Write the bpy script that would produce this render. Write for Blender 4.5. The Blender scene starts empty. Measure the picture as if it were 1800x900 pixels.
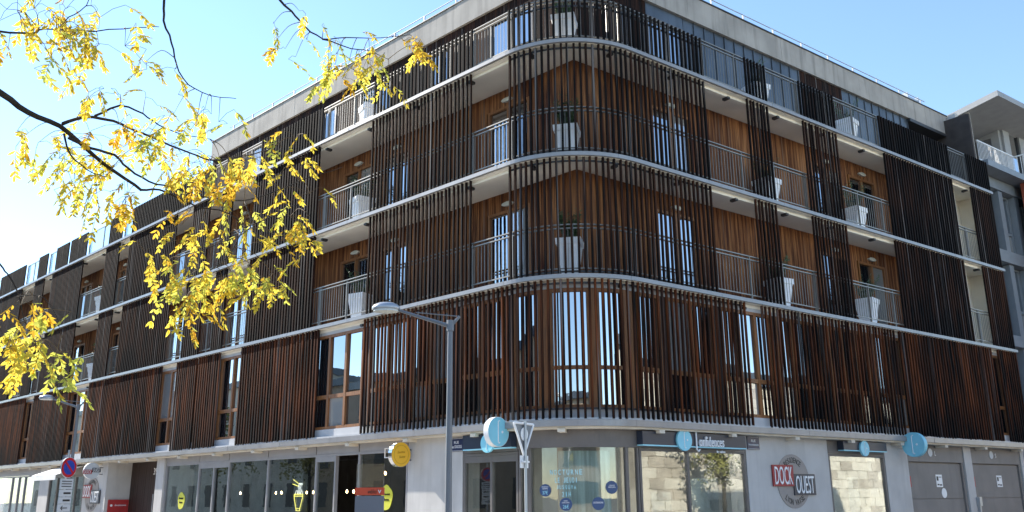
import bpy, bmesh, math, random
from mathutils import Vector, Matrix
random.seed(7)
S = bpy.context.scene
rad = math.radians
# ---------------------------------------------------------------- camera
CX, CY, EYE = 1.2819, 17.6903, 1.7          # camera stands at (-CX,-CY,EYE); world origin = building corner
cam_d = bpy.data.cameras.new("camera"); cam = bpy.data.objects.new("camera", cam_d)
S.collection.objects.link(cam); S.camera = cam
cam_d.sensor_width = 36.0; cam_d.lens = 1549.86 / 1800 * 36; cam_d.clip_start = .05; cam_d.clip_end = 3000
p_, r_ = rad(15.2035), rad(0.432)
fw = Vector((0, math.cos(p_), math.sin(p_))); rt = Vector((1, 0, 0)); dn = Vector((0, math.sin(p_), -math.cos(p_)))
r2 = rt * math.cos(r_) + dn * math.sin(r_); d2 = -rt * math.sin(r_) + dn * math.cos(r_)
cam.matrix_world = Matrix(((r2.x, -d2.x, -fw.x, -CX), (r2.y, -d2.y, -fw.y, -CY), (r2.z, -d2.z, -fw.z, EYE), (0, 0, 0, 1)))
# ---------------------------------------------------------------- sky and sun
SUN_EL, SUN_AZ = 33.0, -55.7                # azimuth measured from +Y towards +X
w = bpy.data.worlds.new("World"); S.world = w; w.use_nodes = True
nt = w.node_tree; bg = nt.nodes["Background"]
sky = nt.nodes.new("ShaderNodeTexSky"); sky.sky_type = 'NISHITA'; sky.sun_disc = False
sky.sun_elevation = rad(SUN_EL); sky.sun_rotation = rad(SUN_AZ)
sky.air_density = 1.0; sky.dust_density = 0.0; sky.ozone_density = 2.6
nt.links.new(sky.outputs[0], bg.inputs[0]); bg.inputs[1].default_value = 0.15
sl = bpy.data.lights.new("sun", 'SUN'); sl.energy = 5.0; sl.angle = rad(0.5); sl.color = (1, .94, .84)
so = bpy.data.objects.new("sun", sl); S.collection.objects.link(so)
sd = Vector((math.sin(rad(SUN_AZ)) * math.cos(rad(SUN_EL)), math.cos(rad(SUN_AZ)) * math.cos(rad(SUN_EL)), math.sin(rad(SUN_EL))))
so.rotation_euler = sd.to_track_quat('Z', 'Y').to_euler(); so.location = sd * 60
S.view_settings.view_transform = 'Standard'; S.view_settings.look = 'None'
S.view_settings.exposure = 1.2; S.view_settings.gamma = 1.0; S.view_settings.use_curve_mapping = False

# ---------------------------------------------------------------- materials
def newmat(name):
    m = bpy.data.materials.new(name); m.use_nodes = True
    n = m.node_tree; b = n.nodes["Principled BSDF"]
    return m, n, b
def L_(n, a, b): n.links.new(a, b)
def noise_col(n, c1, c2, scale, stretch=(1, 1, 1), lo=.35, hi=.65, detail=4):
    g = n.nodes.new("ShaderNodeNewGeometry"); mp = n.nodes.new("ShaderNodeMapping")
    mp.inputs["Scale"].default_value = stretch
    L_(n, g.outputs["Position"], mp.inputs[0])
    t = n.nodes.new("ShaderNodeTexNoise"); t.inputs["Scale"].default_value = scale; t.inputs["Detail"].default_value = detail
    L_(n, mp.outputs[0], t.inputs["Vector"])
    r = n.nodes.new("ShaderNodeValToRGB")
    r.color_ramp.elements[0].position = lo; r.color_ramp.elements[1].position = hi
    r.color_ramp.elements[0].color = (*c1, 1); r.color_ramp.elements[1].color = (*c2, 1)
    L_(n, t.outputs["Fac"], r.inputs[0]); return r.outputs[0], t.outputs["Fac"]
def pm(name, c, rough=.6, var=.12, scale=3, stretch=(1, 1, 1), metal=0, bump=0, spec=.5, streak=0):
    m, n, b = newmat(name)
    if var:
        c1 = [x * (1 - var) for x in c]; c2 = [min(1, x * (1 + var)) for x in c]
        o, f = noise_col(n, c1, c2, scale, stretch)
        if streak:
            o2, f2 = noise_col(n, (0, 0, 0), (1, 1, 1), 1.0, (4.5, 4.5, .35), .52, .74); mk = n.nodes.new("ShaderNodeMath"); mk.operation = 'MULTIPLY'; mk.inputs[1].default_value = streak
            L_(n, o2, mk.inputs[0]); mx = n.nodes.new("ShaderNodeMix"); mx.data_type = 'RGBA'; L_(n, mk.outputs[0], mx.inputs[0]); L_(n, o, mx.inputs[6]); mx.inputs[7].default_value = (*[x * .35 for x in c], 1); o = mx.outputs[2]
        L_(n, o, b.inputs["Base Color"])
        if bump:
            bp = n.nodes.new("ShaderNodeBump"); bp.inputs["Strength"].default_value = bump; bp.inputs["Distance"].default_value = .02
            L_(n, f, bp.inputs["Height"]); L_(n, bp.outputs[0], b.inputs["Normal"])
    else: b.inputs["Base Color"].default_value = (*c, 1)
    b.inputs["Roughness"].default_value = rough; b.inputs["Metallic"].default_value = metal
    b.inputs["Specular IOR Level"].default_value = spec
    return m
def wood(name, ca, cb, cdark, zf, darken=.5, rough=.8, bleach=1.0):
    """timber: board to board colour, vertical grain, slats weathered to near black and cladding darker towards the lower ends (z in zf .. zf+1.2)"""
    m, n, b = newmat(name)
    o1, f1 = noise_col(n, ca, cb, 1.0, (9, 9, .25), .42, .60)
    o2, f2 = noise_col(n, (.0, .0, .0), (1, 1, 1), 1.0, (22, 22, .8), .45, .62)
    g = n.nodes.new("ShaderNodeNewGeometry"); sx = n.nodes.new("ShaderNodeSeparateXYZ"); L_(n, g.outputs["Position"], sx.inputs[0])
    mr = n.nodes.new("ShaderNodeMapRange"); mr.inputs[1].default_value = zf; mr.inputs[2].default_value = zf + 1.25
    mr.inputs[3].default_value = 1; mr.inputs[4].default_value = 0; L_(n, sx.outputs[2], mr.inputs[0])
    ml = n.nodes.new("ShaderNodeMath"); ml.operation = 'MULTIPLY_ADD'; ml.inputs[1].default_value = .55; ml.inputs[2].default_value = darken - .35
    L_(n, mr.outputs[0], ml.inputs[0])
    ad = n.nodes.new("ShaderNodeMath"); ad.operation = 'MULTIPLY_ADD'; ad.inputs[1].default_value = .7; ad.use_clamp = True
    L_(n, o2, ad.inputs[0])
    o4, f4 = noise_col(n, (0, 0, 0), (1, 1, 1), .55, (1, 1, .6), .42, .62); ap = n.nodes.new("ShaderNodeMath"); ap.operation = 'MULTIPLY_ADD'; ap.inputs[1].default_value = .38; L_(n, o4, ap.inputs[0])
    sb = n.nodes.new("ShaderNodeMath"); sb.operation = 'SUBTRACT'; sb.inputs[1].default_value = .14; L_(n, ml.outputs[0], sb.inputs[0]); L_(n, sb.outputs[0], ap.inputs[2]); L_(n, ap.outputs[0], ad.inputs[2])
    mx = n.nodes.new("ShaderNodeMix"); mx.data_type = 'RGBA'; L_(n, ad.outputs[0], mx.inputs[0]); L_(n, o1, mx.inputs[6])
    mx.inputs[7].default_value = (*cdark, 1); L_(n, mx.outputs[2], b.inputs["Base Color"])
    o3, f3 = noise_col(n, (0, 0, 0), (1, 1, 1), 1.0, (13, 13, .14), .62, .70)
    m3 = n.nodes.new("ShaderNodeMath"); m3.operation = 'MULTIPLY'; m3.inputs[1].default_value = .8; L_(n, o3, m3.inputs[0])
    mg = n.nodes.new("ShaderNodeMix"); mg.data_type = 'RGBA'; L_(n, m3.outputs[0], mg.inputs[0]); L_(n, mx.outputs[2], mg.inputs[6])
    mg.inputs[7].default_value = (.17 * bleach, .155 * bleach, .145 * bleach, 1); L_(n, mg.outputs[2], b.inputs["Base Color"])
    b.inputs["Roughness"].default_value = rough; b.inputs["Specular IOR Level"].default_value = .07
    bp = n.nodes.new("ShaderNodeBump"); bp.inputs["Strength"].default_value = .25; bp.inputs["Distance"].default_value = .01
    L_(n, f2, bp.inputs["Height"]); L_(n, bp.outputs[0], b.inputs["Normal"])
    return m
def glass(name, tint, refl, trans, rough=.01, inner=(.012, .015, .018)):
    """window glass: clear reflection over either a dark room (trans=0) or a see-through pane"""
    m, n, b = newmat(name); n.nodes.remove(b); out = n.nodes["Material Output"]
    gl = n.nodes.new("ShaderNodeBsdfGlossy"); gl.inputs["Roughness"].default_value = rough; gl.inputs[0].default_value = (*tint, 1)
    df = n.nodes.new("ShaderNodeBsdfDiffuse"); df.inputs[0].default_value = (*inner, 1)
    tr = n.nodes.new("ShaderNodeBsdfTransparent"); tr.inputs[0].default_value = (.86, .9, .9, 1)
    m1 = n.nodes.new("ShaderNodeMixShader"); m1.inputs[0].default_value = trans
    L_(n, df.outputs[0], m1.inputs[1]); L_(n, tr.outputs[0], m1.inputs[2])
    lw = n.nodes.new("ShaderNodeLayerWeight"); lw.inputs[0].default_value = .5
    fr = n.nodes.new("ShaderNodeMath"); fr.operation = 'POWER'; fr.inputs[1].default_value = 3.5; L_(n, lw.outputs["Facing"], fr.inputs[0])
    mr = n.nodes.new("ShaderNodeMapRange"); mr.inputs[3].default_value = refl; mr.inputs[4].default_value = 1
    L_(n, fr.outputs[0], mr.inputs[0])
    m2 = n.nodes.new("ShaderNodeMixShader"); L_(n, mr.outputs[0], m2.inputs[0]); L_(n, m1.outputs[0], m2.inputs[1]); L_(n, gl.outputs[0], m2.inputs[2])
    # very slight waviness of the panes
    o, f = noise_col(n, (0, 0, 0), (1, 1, 1), 1.3); bp = n.nodes.new("ShaderNodeBump"); bp.inputs["Strength"].default_value = .04; bp.inputs["Distance"].default_value = .02
    L_(n, f, bp.inputs["Height"]); L_(n, bp.outputs[0], gl.inputs["Normal"])
    L_(n, m2.outputs[0], out.inputs[0]); return m
def emit(name, c, s):
    m, n, b = newmat(name); b.inputs["Emission Color"].default_value = (*c, 1); b.inputs["Emission Strength"].default_value = s
    b.inputs["Base Color"].default_value = (*c, 1); return m
Z0, Z3, Z2, Z1 = 3.135, 6.244, 9.044, 11.844     # storey bands
M = {}
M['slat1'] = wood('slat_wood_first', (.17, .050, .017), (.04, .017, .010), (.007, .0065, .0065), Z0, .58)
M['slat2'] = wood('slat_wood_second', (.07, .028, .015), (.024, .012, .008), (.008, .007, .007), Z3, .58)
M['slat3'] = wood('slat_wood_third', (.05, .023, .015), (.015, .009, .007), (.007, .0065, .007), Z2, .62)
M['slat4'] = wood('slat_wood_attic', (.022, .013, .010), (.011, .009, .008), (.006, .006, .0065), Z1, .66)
M['clad2'] = wood('cladding_wood_second', (.40, .18, .075), (.17, .066, .03), (.07, .027, .019), Z3 - .1, .47)  # balcony cladding boards turn darker brown towards the floor
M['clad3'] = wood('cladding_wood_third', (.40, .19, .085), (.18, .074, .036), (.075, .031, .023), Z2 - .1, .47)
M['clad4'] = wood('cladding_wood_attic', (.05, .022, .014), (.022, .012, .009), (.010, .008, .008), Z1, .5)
M['frame'] = pm('window_frame_timber', (.24, .095, .026), .5, .25, 4, (6, 6, .6))
M['wall1'] = pm('dark_timber_wall', (.03, .014, .009), .6, .35, 3, (8, 8, .4))
M['band'] = pm('painted_steel_band', (.25, .24, .235), .34, .10, 1.5, metal=.0, spec=.9, streak=.3)
M['soffit'] = pm('cream_soffit', (.88, .82, .71), .8, .05, 1.2)
M['steel'] = pm('railing_steel', (.24, .225, .20), .4, .08, 3, metal=.35)
M['render'] = pm('pale_render', (.50, .48, .455), .85, .07, 1.5, bump=.05, streak=.22)
M['parapet'] = pm('concrete_parapet', (.36, .33, .295), .9, .14, 1.1, bump=.05, streak=.55)
M['zinc'] = pm('zinc_sheet', (.085, .098, .112), .38, .2, .9, metal=.45, streak=.5)
M['dark'] = pm('dark_metal', (.03, .03, .032), .5, .1)
M['lintel'] = pm('grey_lintel_panel', (.50, .50, .50), .6, .06)
M['glass'] = glass('window_glass', (.92, .96, 1), .48, 0)
M['shopglass'] = glass('shop_glass', (.95, .98, 1), .09, .95)
M['glassc'] = glass('window_glass_curtained', (.92, .96, 1), .30, 0, inner=(.30, .30, .29))
M['glassd'] = glass('window_glass_dim', (.85, .92, 1), .33, 0)
M['saloonglass'] = glass('salon_glass', (.95, .98, 1), .2, .95)
M['tglass'] = glass('terrace_glass', (.95, 1, 1), .03, .98)
M['shopframe'] = pm('taupe_shop_frame', (.13, .115, .105), .5, .08)
M['fascia'] = pm('grey_fascia', (.27, .26, .26), .55, .06)
M['canopy'] = pm('cream_canopy', (.63, .56, .45), .75, .08)
M['white'] = pm('white_plastic', (.78, .78, .77), .45, .03)
M['pot'] = pm('white_pot', (.86, .86, .87), .5, .04)
M['leafd'] = pm('shrub_leaf', (.05, .09, .035), .6, .4, 9)
M['soil'] = pm('soil', (.04, .03, .02), .9, .2)
M['garage'] = pm('garage_door_grey', (.20, .18, .165), .6, .08, 1.5, streak=.2)
M['navy'] = pm('navy_sign', (.022, .03, .05), .35, .05)
M['cyan'] = pm('pale_blue_sign', (.24, .60, .72), .4, .04)
M['ink'] = pm('black_ink', (.015, .015, .015), .5, 0)
M['txtw'] = pm('white_lettering', (.82, .82, .82), .5, 0)
M['txtc'] = pm('cyan_lettering', (.36, .72, .82), .5, 0)
M['red'] = pm('red_sign', (.42, .03, .03), .45, .05)
M['brick'] = pm('dark_red_plate', (.30, .02, .025), .45, .05)
M['disc'] = pm('taupe_disc', (.30, .265, .24), .6, .04)
M['yellow'] = pm('yellow_sign', (.85, .47, .03), .4, .03)
M['lime'] = pm('yellow_sticker', (.62, .60, .04), .5, .03)
M['chrome'] = pm('chrome', (.6, .6, .6), .12, 0, metal=1)
M['blue'] = pm('road_sign_blue', (.015, .05, .33), .4, 0)
M['rred'] = pm('road_sign_red', (.45, .01, .02), .4, 0)
M['plate'] = pm('grey_plate', (.50, .52, .54), .5, .03)
M['pole'] = pm('grey_lamp_paint', (.17, .178, .19), .45, .05, 2, metal=.2)
M['galv'] = pm('galvanised_pole', (.42, .43, .44), .4, .06, metal=.5)
M['lens'] = pm('lamp_lens', (.62, .62, .56), .25, .03)
M['bluedisc'] = pm('sticker_blue', (.035, .07, .17), .45, .03)
M['awning'] = pm('white_awning_canvas', (.80, .78, .74), .8, .03)
M['stele'] = pm('stele_grey', (.16, .165, .185), .45, .04)
M['orange'] = pm('red_orange_band', (.62, .07, .025), .4, .03)
M['room'] = pm('room_dark', (.05, .042, .038), .9, .2)
M['roomw'] = pm('room_pale', (.66, .63, .57), .9, .1)
M['neony'] = emit('neon_yellow', (1, .85, .15), 1.2)
M['neonw'] = emit('neon_white', (1, .98, .9), 1.1)
M['bulb'] = emit('bulb_warm', (1, .62, .28), 16)
M['led'] = emit('ceiling_light', (1, .97, .9), 22)
M['curtain'] = pm('pale_green_curtain', (.48, .55, .48), .8, .25, 2, (6, 6, .3))
M['poster'] = pm('poster_print', (.55, .52, .42), .6, .55, 2.2)
M['steelblue'] = pm('blue_grey_steel', (.19, .215, .24), .5, .06)
M['greywall'] = pm('pale_grey_cladding', (.29, .295, .30), .6, .06)
M['redclad'] = pm('rust_cladding', (.30, .07, .035), .6, .15)
M['asphalt'] = pm('asphalt', (.10, .10, .10), .9, .15, 6, bump=.1)
M['paving'] = pm('paving', (.46, .44, .41), .85, .1, 2)
M['kerb'] = pm('kerb_stone', (.33, .32, .31), .85, .1, 3)
M['bark'] = pm('bark', (.035, .026, .02), .85, .3, 14)
M['stone'] = pm('limestone', (.64, .58, .46), .85, .12, 1.2)
M['stoneb'] = pm('ochre_plaster', (.48, .36, .24), .85, .1, 1.2)

# ---------------------------------------------------------------- building coordinates
dL = Vector((-.716099, .697998)); nL = Vector((-.697998, -.716099))
dR = Vector((.799223, .601035)); nR = Vector((.601035, -.799223))
DD = {'L': (dL, nL), 'R': (dR, nR)}
T_, R_, TH, A0 = 1.9, 2.21635, rad(81.2107), rad(-134.26663)
CEN = dL * T_ - nL * R_
ARC = R_ * TH
def P(s, u, d, z):
    a, n = DD[s]; q = a * u - n * d; return Vector((q.x, q.y, z))
def path(s, d, z):
    """s<0: left facade (u=T-s), 0..ARC rounded corner, beyond: right facade"""
    if s <= 0: return P('L', T_ - s, d, z)
    if s >= ARC: return P('R', T_ + s - ARC, d, z)
    a = A0 + s / R_; q = CEN + Vector((math.cos(a), math.sin(a))) * (R_ - d); return Vector((q.x, q.y, z))
def pang(s): return A0 + min(max(s, 0), ARC) / R_
def sL(u): return T_ - u
def sR(u): return ARC + u - T_
def sK(k): return ARC * k
def ssteps(s0, s1):
    pts = [s0]
    for i in range(0, 25):
        q = ARC * i / 24
        if s0 + 1e-4 < q < s1 - 1e-4: pts.append(q)
    pts.append(s1); return pts
def inner(d1, d2):
    """plan point where the two straight walls at depths d1 (left) and d2 (right) meet -> (uL,uR)"""
    det = nL.x * nR.y - nL.y * nR.x
    x = (-d1 * nR.y + d2 * nL.y) / det; y = (-nL.x * d2 + nR.x * d1) / det
    q = Vector((x, y)); return q.dot(dL), q.dot(dR)

class MB:
    def __init__(s): s.v = []; s.f = []; s.m = []
    def add(s, vs, fs, mi=0):
        o = len(s.v); s.v += [tuple(v) for v in vs]
        for f in fs: s.f.append(tuple(o + i for i in f)); s.m.append(mi)
    def hexa(s, c, mi=0):   # 8 corners: bottom 4 then top 4
        s.add(c, [(0, 3, 2, 1), (4, 5, 6, 7), (0, 1, 5, 4), (1, 2, 6, 5), (2, 3, 7, 6), (3, 0, 4, 7)], mi)
    def box(s, side, u0, u1, d0, d1, z0, z1, mi=0):
        s.hexa([P(side, u0, d0, z0), P(side, u1, d0, z0), P(side, u1, d1, z0), P(side, u0, d1, z0),
                P(side, u0, d0, z1), P(side, u1, d0, z1), P(side, u1, d1, z1), P(side, u0, d1, z1)], mi)
    def sbox(s, s0, s1, d0, d1, z0, z1, mi=0):   # box following the rounded path
        ps = ssteps(s0, s1)
        rows = [[path(q, d0, z0), path(q, d1, z0), path(q, d1, z1), path(q, d0, z1)] for q in ps]
        vs = [v for r in rows for v in r]; fs = []
        for i in range(len(ps) - 1):
            a = 4 * i; b = a + 4
            for j in range(4): fs.append((a + j, a + (j + 1) % 4, b + (j + 1) % 4, b + j))
        fs.append((3, 2, 1, 0)); e = 4 * (len(ps) - 1); fs.append((e, e + 1, e + 2, e + 3)); s.add(vs, fs, mi)
    def wbox(s, x0, x1, y0, y1, z0, z1, mi=0):
        s.hexa([(x0, y0, z0), (x1, y0, z0), (x1, y1, z0), (x0, y1, z0), (x0, y0, z1), (x1, y0, z1), (x1, y1, z1), (x0, y1, z1)], mi)
    def tube(s, pts, rads, n=8, mi=0):
        pts = [Vector(p) for p in pts]
        if not isinstance(rads, (list, tuple)): rads = [rads] * len(pts)
        vs = []; fs = []; prev = None
        for i, p in enumerate(pts):
            t = (pts[min(i + 1, len(pts) - 1)] - pts[max(i - 1, 0)]).normalized()
            if prev is None: prev = t.orthogonal().normalized()
            a = (prev - t * prev.dot(t)).normalized(); b = t.cross(a); prev = a
            for k in range(n):
                an = 2 * math.pi * k / n; vs.append(p + (a * math.cos(an) + b * math.sin(an)) * rads[i])
        for i in range(len(pts) - 1):
            for k in range(n): fs.append((i * n + k, i * n + (k + 1) % n, (i + 1) * n + (k + 1) % n, (i + 1) * n + k))
        fs.append(tuple(range(n - 1, -1, -1))); e = (len(pts) - 1) * n; fs.append(tuple(range(e, e + n))); s.add(vs, fs, mi)
    def disc(s, c, ax, xd, r, th, n=40, mi=0, rx=1.0):
        """solid disc, axis ax, thickness th centred on c"""
        c = Vector(c); ax = Vector(ax).normalized(); xd = Vector(xd).normalized(); yd = ax.cross(xd)
        vs = []
        for o in (-th / 2, th / 2):
            for k in range(n):
                a = 2 * math.pi * k / n; vs.append(c + ax * o + (xd * math.cos(a) * rx + yd * math.sin(a)) * r)
        fs = [tuple(range(n - 1, -1, -1)), tuple(range(n, 2 * n))] + [(k, (k + 1) % n, n + (k + 1) % n, n + k) for k in range(n)]
        s.add(vs, fs, mi)
    def obox(s, c, x, y, z, sx, sy, sz, mi=0):   # oriented box centred on c
        c = Vector(c); x = Vector(x).normalized() * sx / 2; y = Vector(y).normalized() * sy / 2; z = Vector(z).normalized() * sz / 2
        s.hexa([c - x - y - z, c + x - y - z, c + x + y - z, c - x + y - z, c - x - y + z, c + x - y + z, c + x + y + z, c - x + y + z], mi)
    def build(s, name, mats, parent=None, smooth=False, recalc=True):
        me = bpy.data.meshes.new(name); me.from_pydata(s.v, [], s.f)
        if not isinstance(mats, (list, tuple)): mats = [mats]
        for m in mats: me.materials.append(m)
        if len(mats) > 1: me.polygons.foreach_set('material_index', s.m)
        if recalc:
            bm = bmesh.new(); bm.from_mesh(me); bmesh.ops.recalc_face_normals(bm, faces=bm.faces); bm.to_mesh(me); bm.free()
        if smooth: me.polygons.foreach_set('use_smooth', [True] * len(me.polygons))
        me.update(); o = bpy.data.objects.new(name, me); S.collection.objects.link(o)
        if parent: o.parent = parent
        return o
def part(name, mats, parent, fn, **k):
    m = MB(); fn(m); return m.build(name, mats, parent, **k)
def tag(o, label=None, cat=None, group=None, kind=None):
    if label: o['label'] = label
    if cat: o['category'] = cat
    if group: o['group'] = group
    if kind: o['kind'] = kind
    return o
def empty(name, label, cat, loc=(0, 0, 0), group=None):
    o = bpy.data.objects.new(name, None); S.collection.objects.link(o); o.location = loc; o.empty_display_size = .2
    return tag(o, label, cat, group)
def text(txt, c, xd, yd, wdt, hgt, mat, parent, th=.012, name='lettering'):
    """lettering fitted into a box wdt x hgt centred on c, reading along xd; face normal = xd x yd"""
    cu = bpy.data.curves.new('t', 'FONT'); cu.body = txt; cu.align_x = 'CENTER'; cu.resolution_u = 3
    ob = bpy.data.objects.new('t', cu); S.collection.objects.link(ob)
    dg = bpy.context.evaluated_depsgraph_get(); me = bpy.data.meshes.new_from_object(ob.evaluated_get(dg))
    bpy.data.objects.remove(ob); bpy.data.curves.remove(cu)
    xs = [v.co.x for v in me.vertices]; ys = [v.co.y for v in me.vertices]
    x0, x1, y0, y1 = min(xs), max(xs), min(ys), max(ys)
    bm = bmesh.new(); bm.from_mesh(me)
    r = bmesh.ops.extrude_face_region(bm, geom=bm.faces[:]); 
    for v in r['geom']:
        if isinstance(v, bmesh.types.BMVert): v.co.z += 1
    xd = Vector(xd).normalized(); yd = Vector(yd).normalized(); nd = xd.cross(yd); c = Vector(c)
    for v in bm.verts:
        fx = (v.co.x - (x0 + x1) / 2) / max(x1 - x0, 1e-6) * wdt; fy = (v.co.y - (y0 + y1) / 2) / max(y1 - y0, 1e-6) * hgt
        v.co = c + xd * fx + yd * fy + nd * (v.co.z * th)
    bmesh.ops.recalc_face_normals(bm, faces=bm.faces); bm.to_mesh(me); bm.free()
    me.materials.clear(); me.materials.append(mat); me.name = name
    o = bpy.data.objects.new(name, me); S.collection.objects.link(o)
    if parent: o.parent = parent
    return o
Zv = Vector((0, 0, 1))
def scribble(c, xd, wdt, hgt, mat, parent, seed=1, r=.006):
    """handwritten line too small to read in the photograph"""
    rng = random.Random(seed); x = Vector(xd).normalized(); c = Vector(c); n = max(10, int(wdt / hgt * 7)); pts = []
    for i in range(n):
        up = (1.0 if i < 2 else rng.uniform(.35, .6)) if i % 2 else -rng.uniform(.35, .5)
        pts.append(c + x * (wdt * (i / (n - 1) - .5)) + Zv * (hgt * .5 * up))
    m = MB(); m.tube(pts, r, 5); return m.build('lettering', mat, parent)
def v3(q, z=0): return Vector((q.x, q.y, z))
XR, XL = v3(dR), -v3(dL)                       # reading directions on the two facades
NRM = {'L': v3(nL), 'R': v3(nR)}; RD = {'L': XL, 'R': XR}

# ---------------------------------------------------------------- ground
g = MB(); g.add([(-400, -400, 0), (400, -400, 0), (400, 400, 0), (-400, 400, 0)], [(0, 1, 2, 3)])
tag(g.build('road', M['asphalt']), kind='structure')
def pav(m): m.sbox(sL(120), sR(90), -6.2, 1.0, .004, .13)
tag(part('pavement', M['paving'], None, pav), kind='structure')
def kb(m): m.sbox(sL(120), sR(90), -6.36, -6.204, .004, .135)
tag(part('kerb', M['kerb'], None, kb), kind='structure')

# ================================================================ APARTMENT BUILDING
B = empty('apartment_building', 'corner apartment building with dark vertical timber slat screens and rounded corner', 'building')
UL, UR = 46.0, 19.53
SL_, SR_ = sL(UL), sR(UR)
dWL, dWR = 1.25, 1.08
# steel edge bands
for zz, h in ((Z0, .13), (Z3, .09), (Z2, .09), (Z1, .09)):
    ns = 22; of = random.uniform(0, .8)
    for i in range(ns):
        a_ = max(SL_, SL_ + (SR_ - SL_) * (i / ns) - of * (i > 0)); b_ = SL_ + (SR_ - SL_) * ((i + 1) / ns) - of * (i < ns - 1)
        jt = random.uniform(-.003, .003); part('edge_band', M['band'], B, lambda m: m.sbox(a_ + .003, b_ - .003, -.07 + jt, .0, zz - h / 2, zz + h / 2))
def strip_slab(m, z0, z1, dl, dr, dout):
    """slab between rounded outer edge (depth dout) and the sharp-cornered wall line"""
    iu = inner(dl, dr); ci = P('L', iu[0], dl, 0)
    ps = ssteps(SL_, SR_); vs = []
    for q in ps:
        o = path(q, dout, 0)
        if q <= 0:
            u = max(T_ - q, iu[0]); i_ = P('L', u, dl, 0) if q < 0 else ci
        elif q >= ARC: i_ = P('R', max(T_ + q - ARC, iu[1]), dr, 0) if q > ARC else ci
        else: i_ = ci
        for z in (z0, z1): vs += [(o.x, o.y, z), (i_.x, i_.y, z)]
    fs = []
    for i in range(len(ps) - 1):
        a = 4 * i; b = a + 4
        fs += [(a, a + 1, b + 1, b), (a + 2, b + 2, b + 3, a + 3), (a, b, b + 2, a + 2), (a + 1, a + 3, b + 3, b + 1)]
    fs += [(0, 2, 3, 1)]; e = 4 * (len(ps) - 1); fs += [(e, e + 1, e + 3, e + 2)]
    m.add(vs, fs)
for zz in (Z1, Z2, Z3):
    part('balcony_slab', M['soffit'], B, lambda m: strip_slab(m, zz - .055, zz + .05, dWL + .3, dWR + .3, .004))
    part('edge_beam', M['soffit'], B, lambda m: m.sbox(SL_, SR_ - .02, .14, .26, zz - .13, zz - .057))
    bq = SL_ + 1.2
    while bq < SR_:
        part('bracket', M['dark'], B, lambda m: m.sbox(bq, bq + .1, .10, .28, zz - .19, zz - .132)); bq += 2.07
# slats ------------------------------------------------------------
slat_jobs = []      # (s, z0, z1, w, dep, matkey)
SP, SW, SDp = .150, .050, .047
def screen(s0, s1, z0, z1, key, dense=False):
    n = max(1, round((s1 - s0) / SP)); p = (s1 - s0) / n
    for i in range(n + 1):
        if not dense and False: continue
        s = s0 + .03 + (s1 - s0 - .06) * i / n
        slat_jobs.append((s, z0 + random.uniform(-.015, .015), z1, .066 if dense else SW, .058 if dense else SDp, key))
FL = {3: (Z2 + .05, Z1 - .05, 'slat3'), 2: (Z3 + .05, Z2 - .05, 'slat2')}
for fl in (3, 2):
    a, b, k = FL[fl]
    for u0, u1, dn_ in ((3.16, 7.18, 0), (9.77, 13.4, 1), (14.9, 15.6, 1), (16.5, 17.7, 1), (19.0, 23.12, 0), (24.12, 25.45, 1), (28.0, 31.65, 1), (32.75, 33.95, 1), (35.85, 39.5, 1), (41, 45.8, 1)):
        screen(sL(u1), sL(u0), a, b, k, dn_)
    screen(sL(1.88), sR(4.53), a, b, k)
    for u0, u1, dn_ in ((6.2, 7.1, 0), (8.63, 10.25, 0), (12.74, 16.8, 1), (18.07, 19.5, 1)): screen(sR(u0), sR(u1), a, b, k, dn_)
a, b, k = Z1 + .05, Z1 + 1.17, 'slat4'
for u0, u1, dn_ in ((3.13, 7.15, 0), (9.7, 13.2, 1), (14.55, 15.45, 1), (16.35, 17.6, 1), (18.0, 23.05, 0), (24.03, 25.3, 1), (27.8, 29.7, 1), (29.98, 31.46, 1), (32.64, 33.8, 1), (35.72, 39.5, 1), (41, 45.8, 1)):
    screen(sL(u1), sL(u0), a, b, k, dn_)
screen(sL(1.88), sR(4.53), a, b, k)
for u0, u1, dn_ in ((6.23, 7.1, 0), (8.6, 10.26, 0), (12.67, 16.8, 1), (18.07, 19.53, 1)): screen(sR(u0), sR(u1), a, b, k, dn_)
a, b, k = Z0 + .10, Z3 - .05, 'slat1'
for u0, u1, dn_ in ((9.33, 13.53, 1), (14.9, 16.3, 1), (16.46, 17.9, 1), (19.06, 24.05, 0), (24.2, 25.6, 1), (27.7, 31.92, 1), (33.12, 39.5, 1), (40.5, 45.8, 1)):
    screen(sL(u1), sL(u0), a, b, k, dn_)
screen(sL(7.25), sR(5.48), a, b, k)
for u0, u1, dn_ in ((6.1, 12.08, 0), (12.32, 17.78, 1), (18.24, 19.5, 1)): screen(sR(u0), sR(u1), a, b, k, dn_)
camp = Vector((-CX, -CY))
def size(j):
    q = path(j[0], 0, 0); dist = (Vector((q.x, q.y)) - camp).length; return (j[2] - j[1]) / dist ** 2
order = sorted(slat_jobs, key=size, reverse=True); near = set(id(j) for j in order[:300])
screens = {}
for k, (zr) in (('slat1', (Z0 + .3, Z3 - .13)), ('slat2', (Z3 + .12, Z2 - .13)), ('slat3', (Z2 + .12, Z1 - .13)), ('slat4', (Z1 + .12, Z1 + .95))):
    rl = []
    for z in zr: rl.append(part('slat_rail', M['dark'], B, lambda m: m.sbox(sL(7.2 if k == 'slat1' else 1.9), sR(5.45 if k == 'slat1' else 4.5), .056, .085, z - .02, z + .02)))
    rl[0].name = 'slat_screen'; screens[k] = rl[0]
mesh_cache = {}; rest = MB(); MI = {'slat1': 0, 'slat2': 1, 'slat3': 2, 'slat4': 3}
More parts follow.
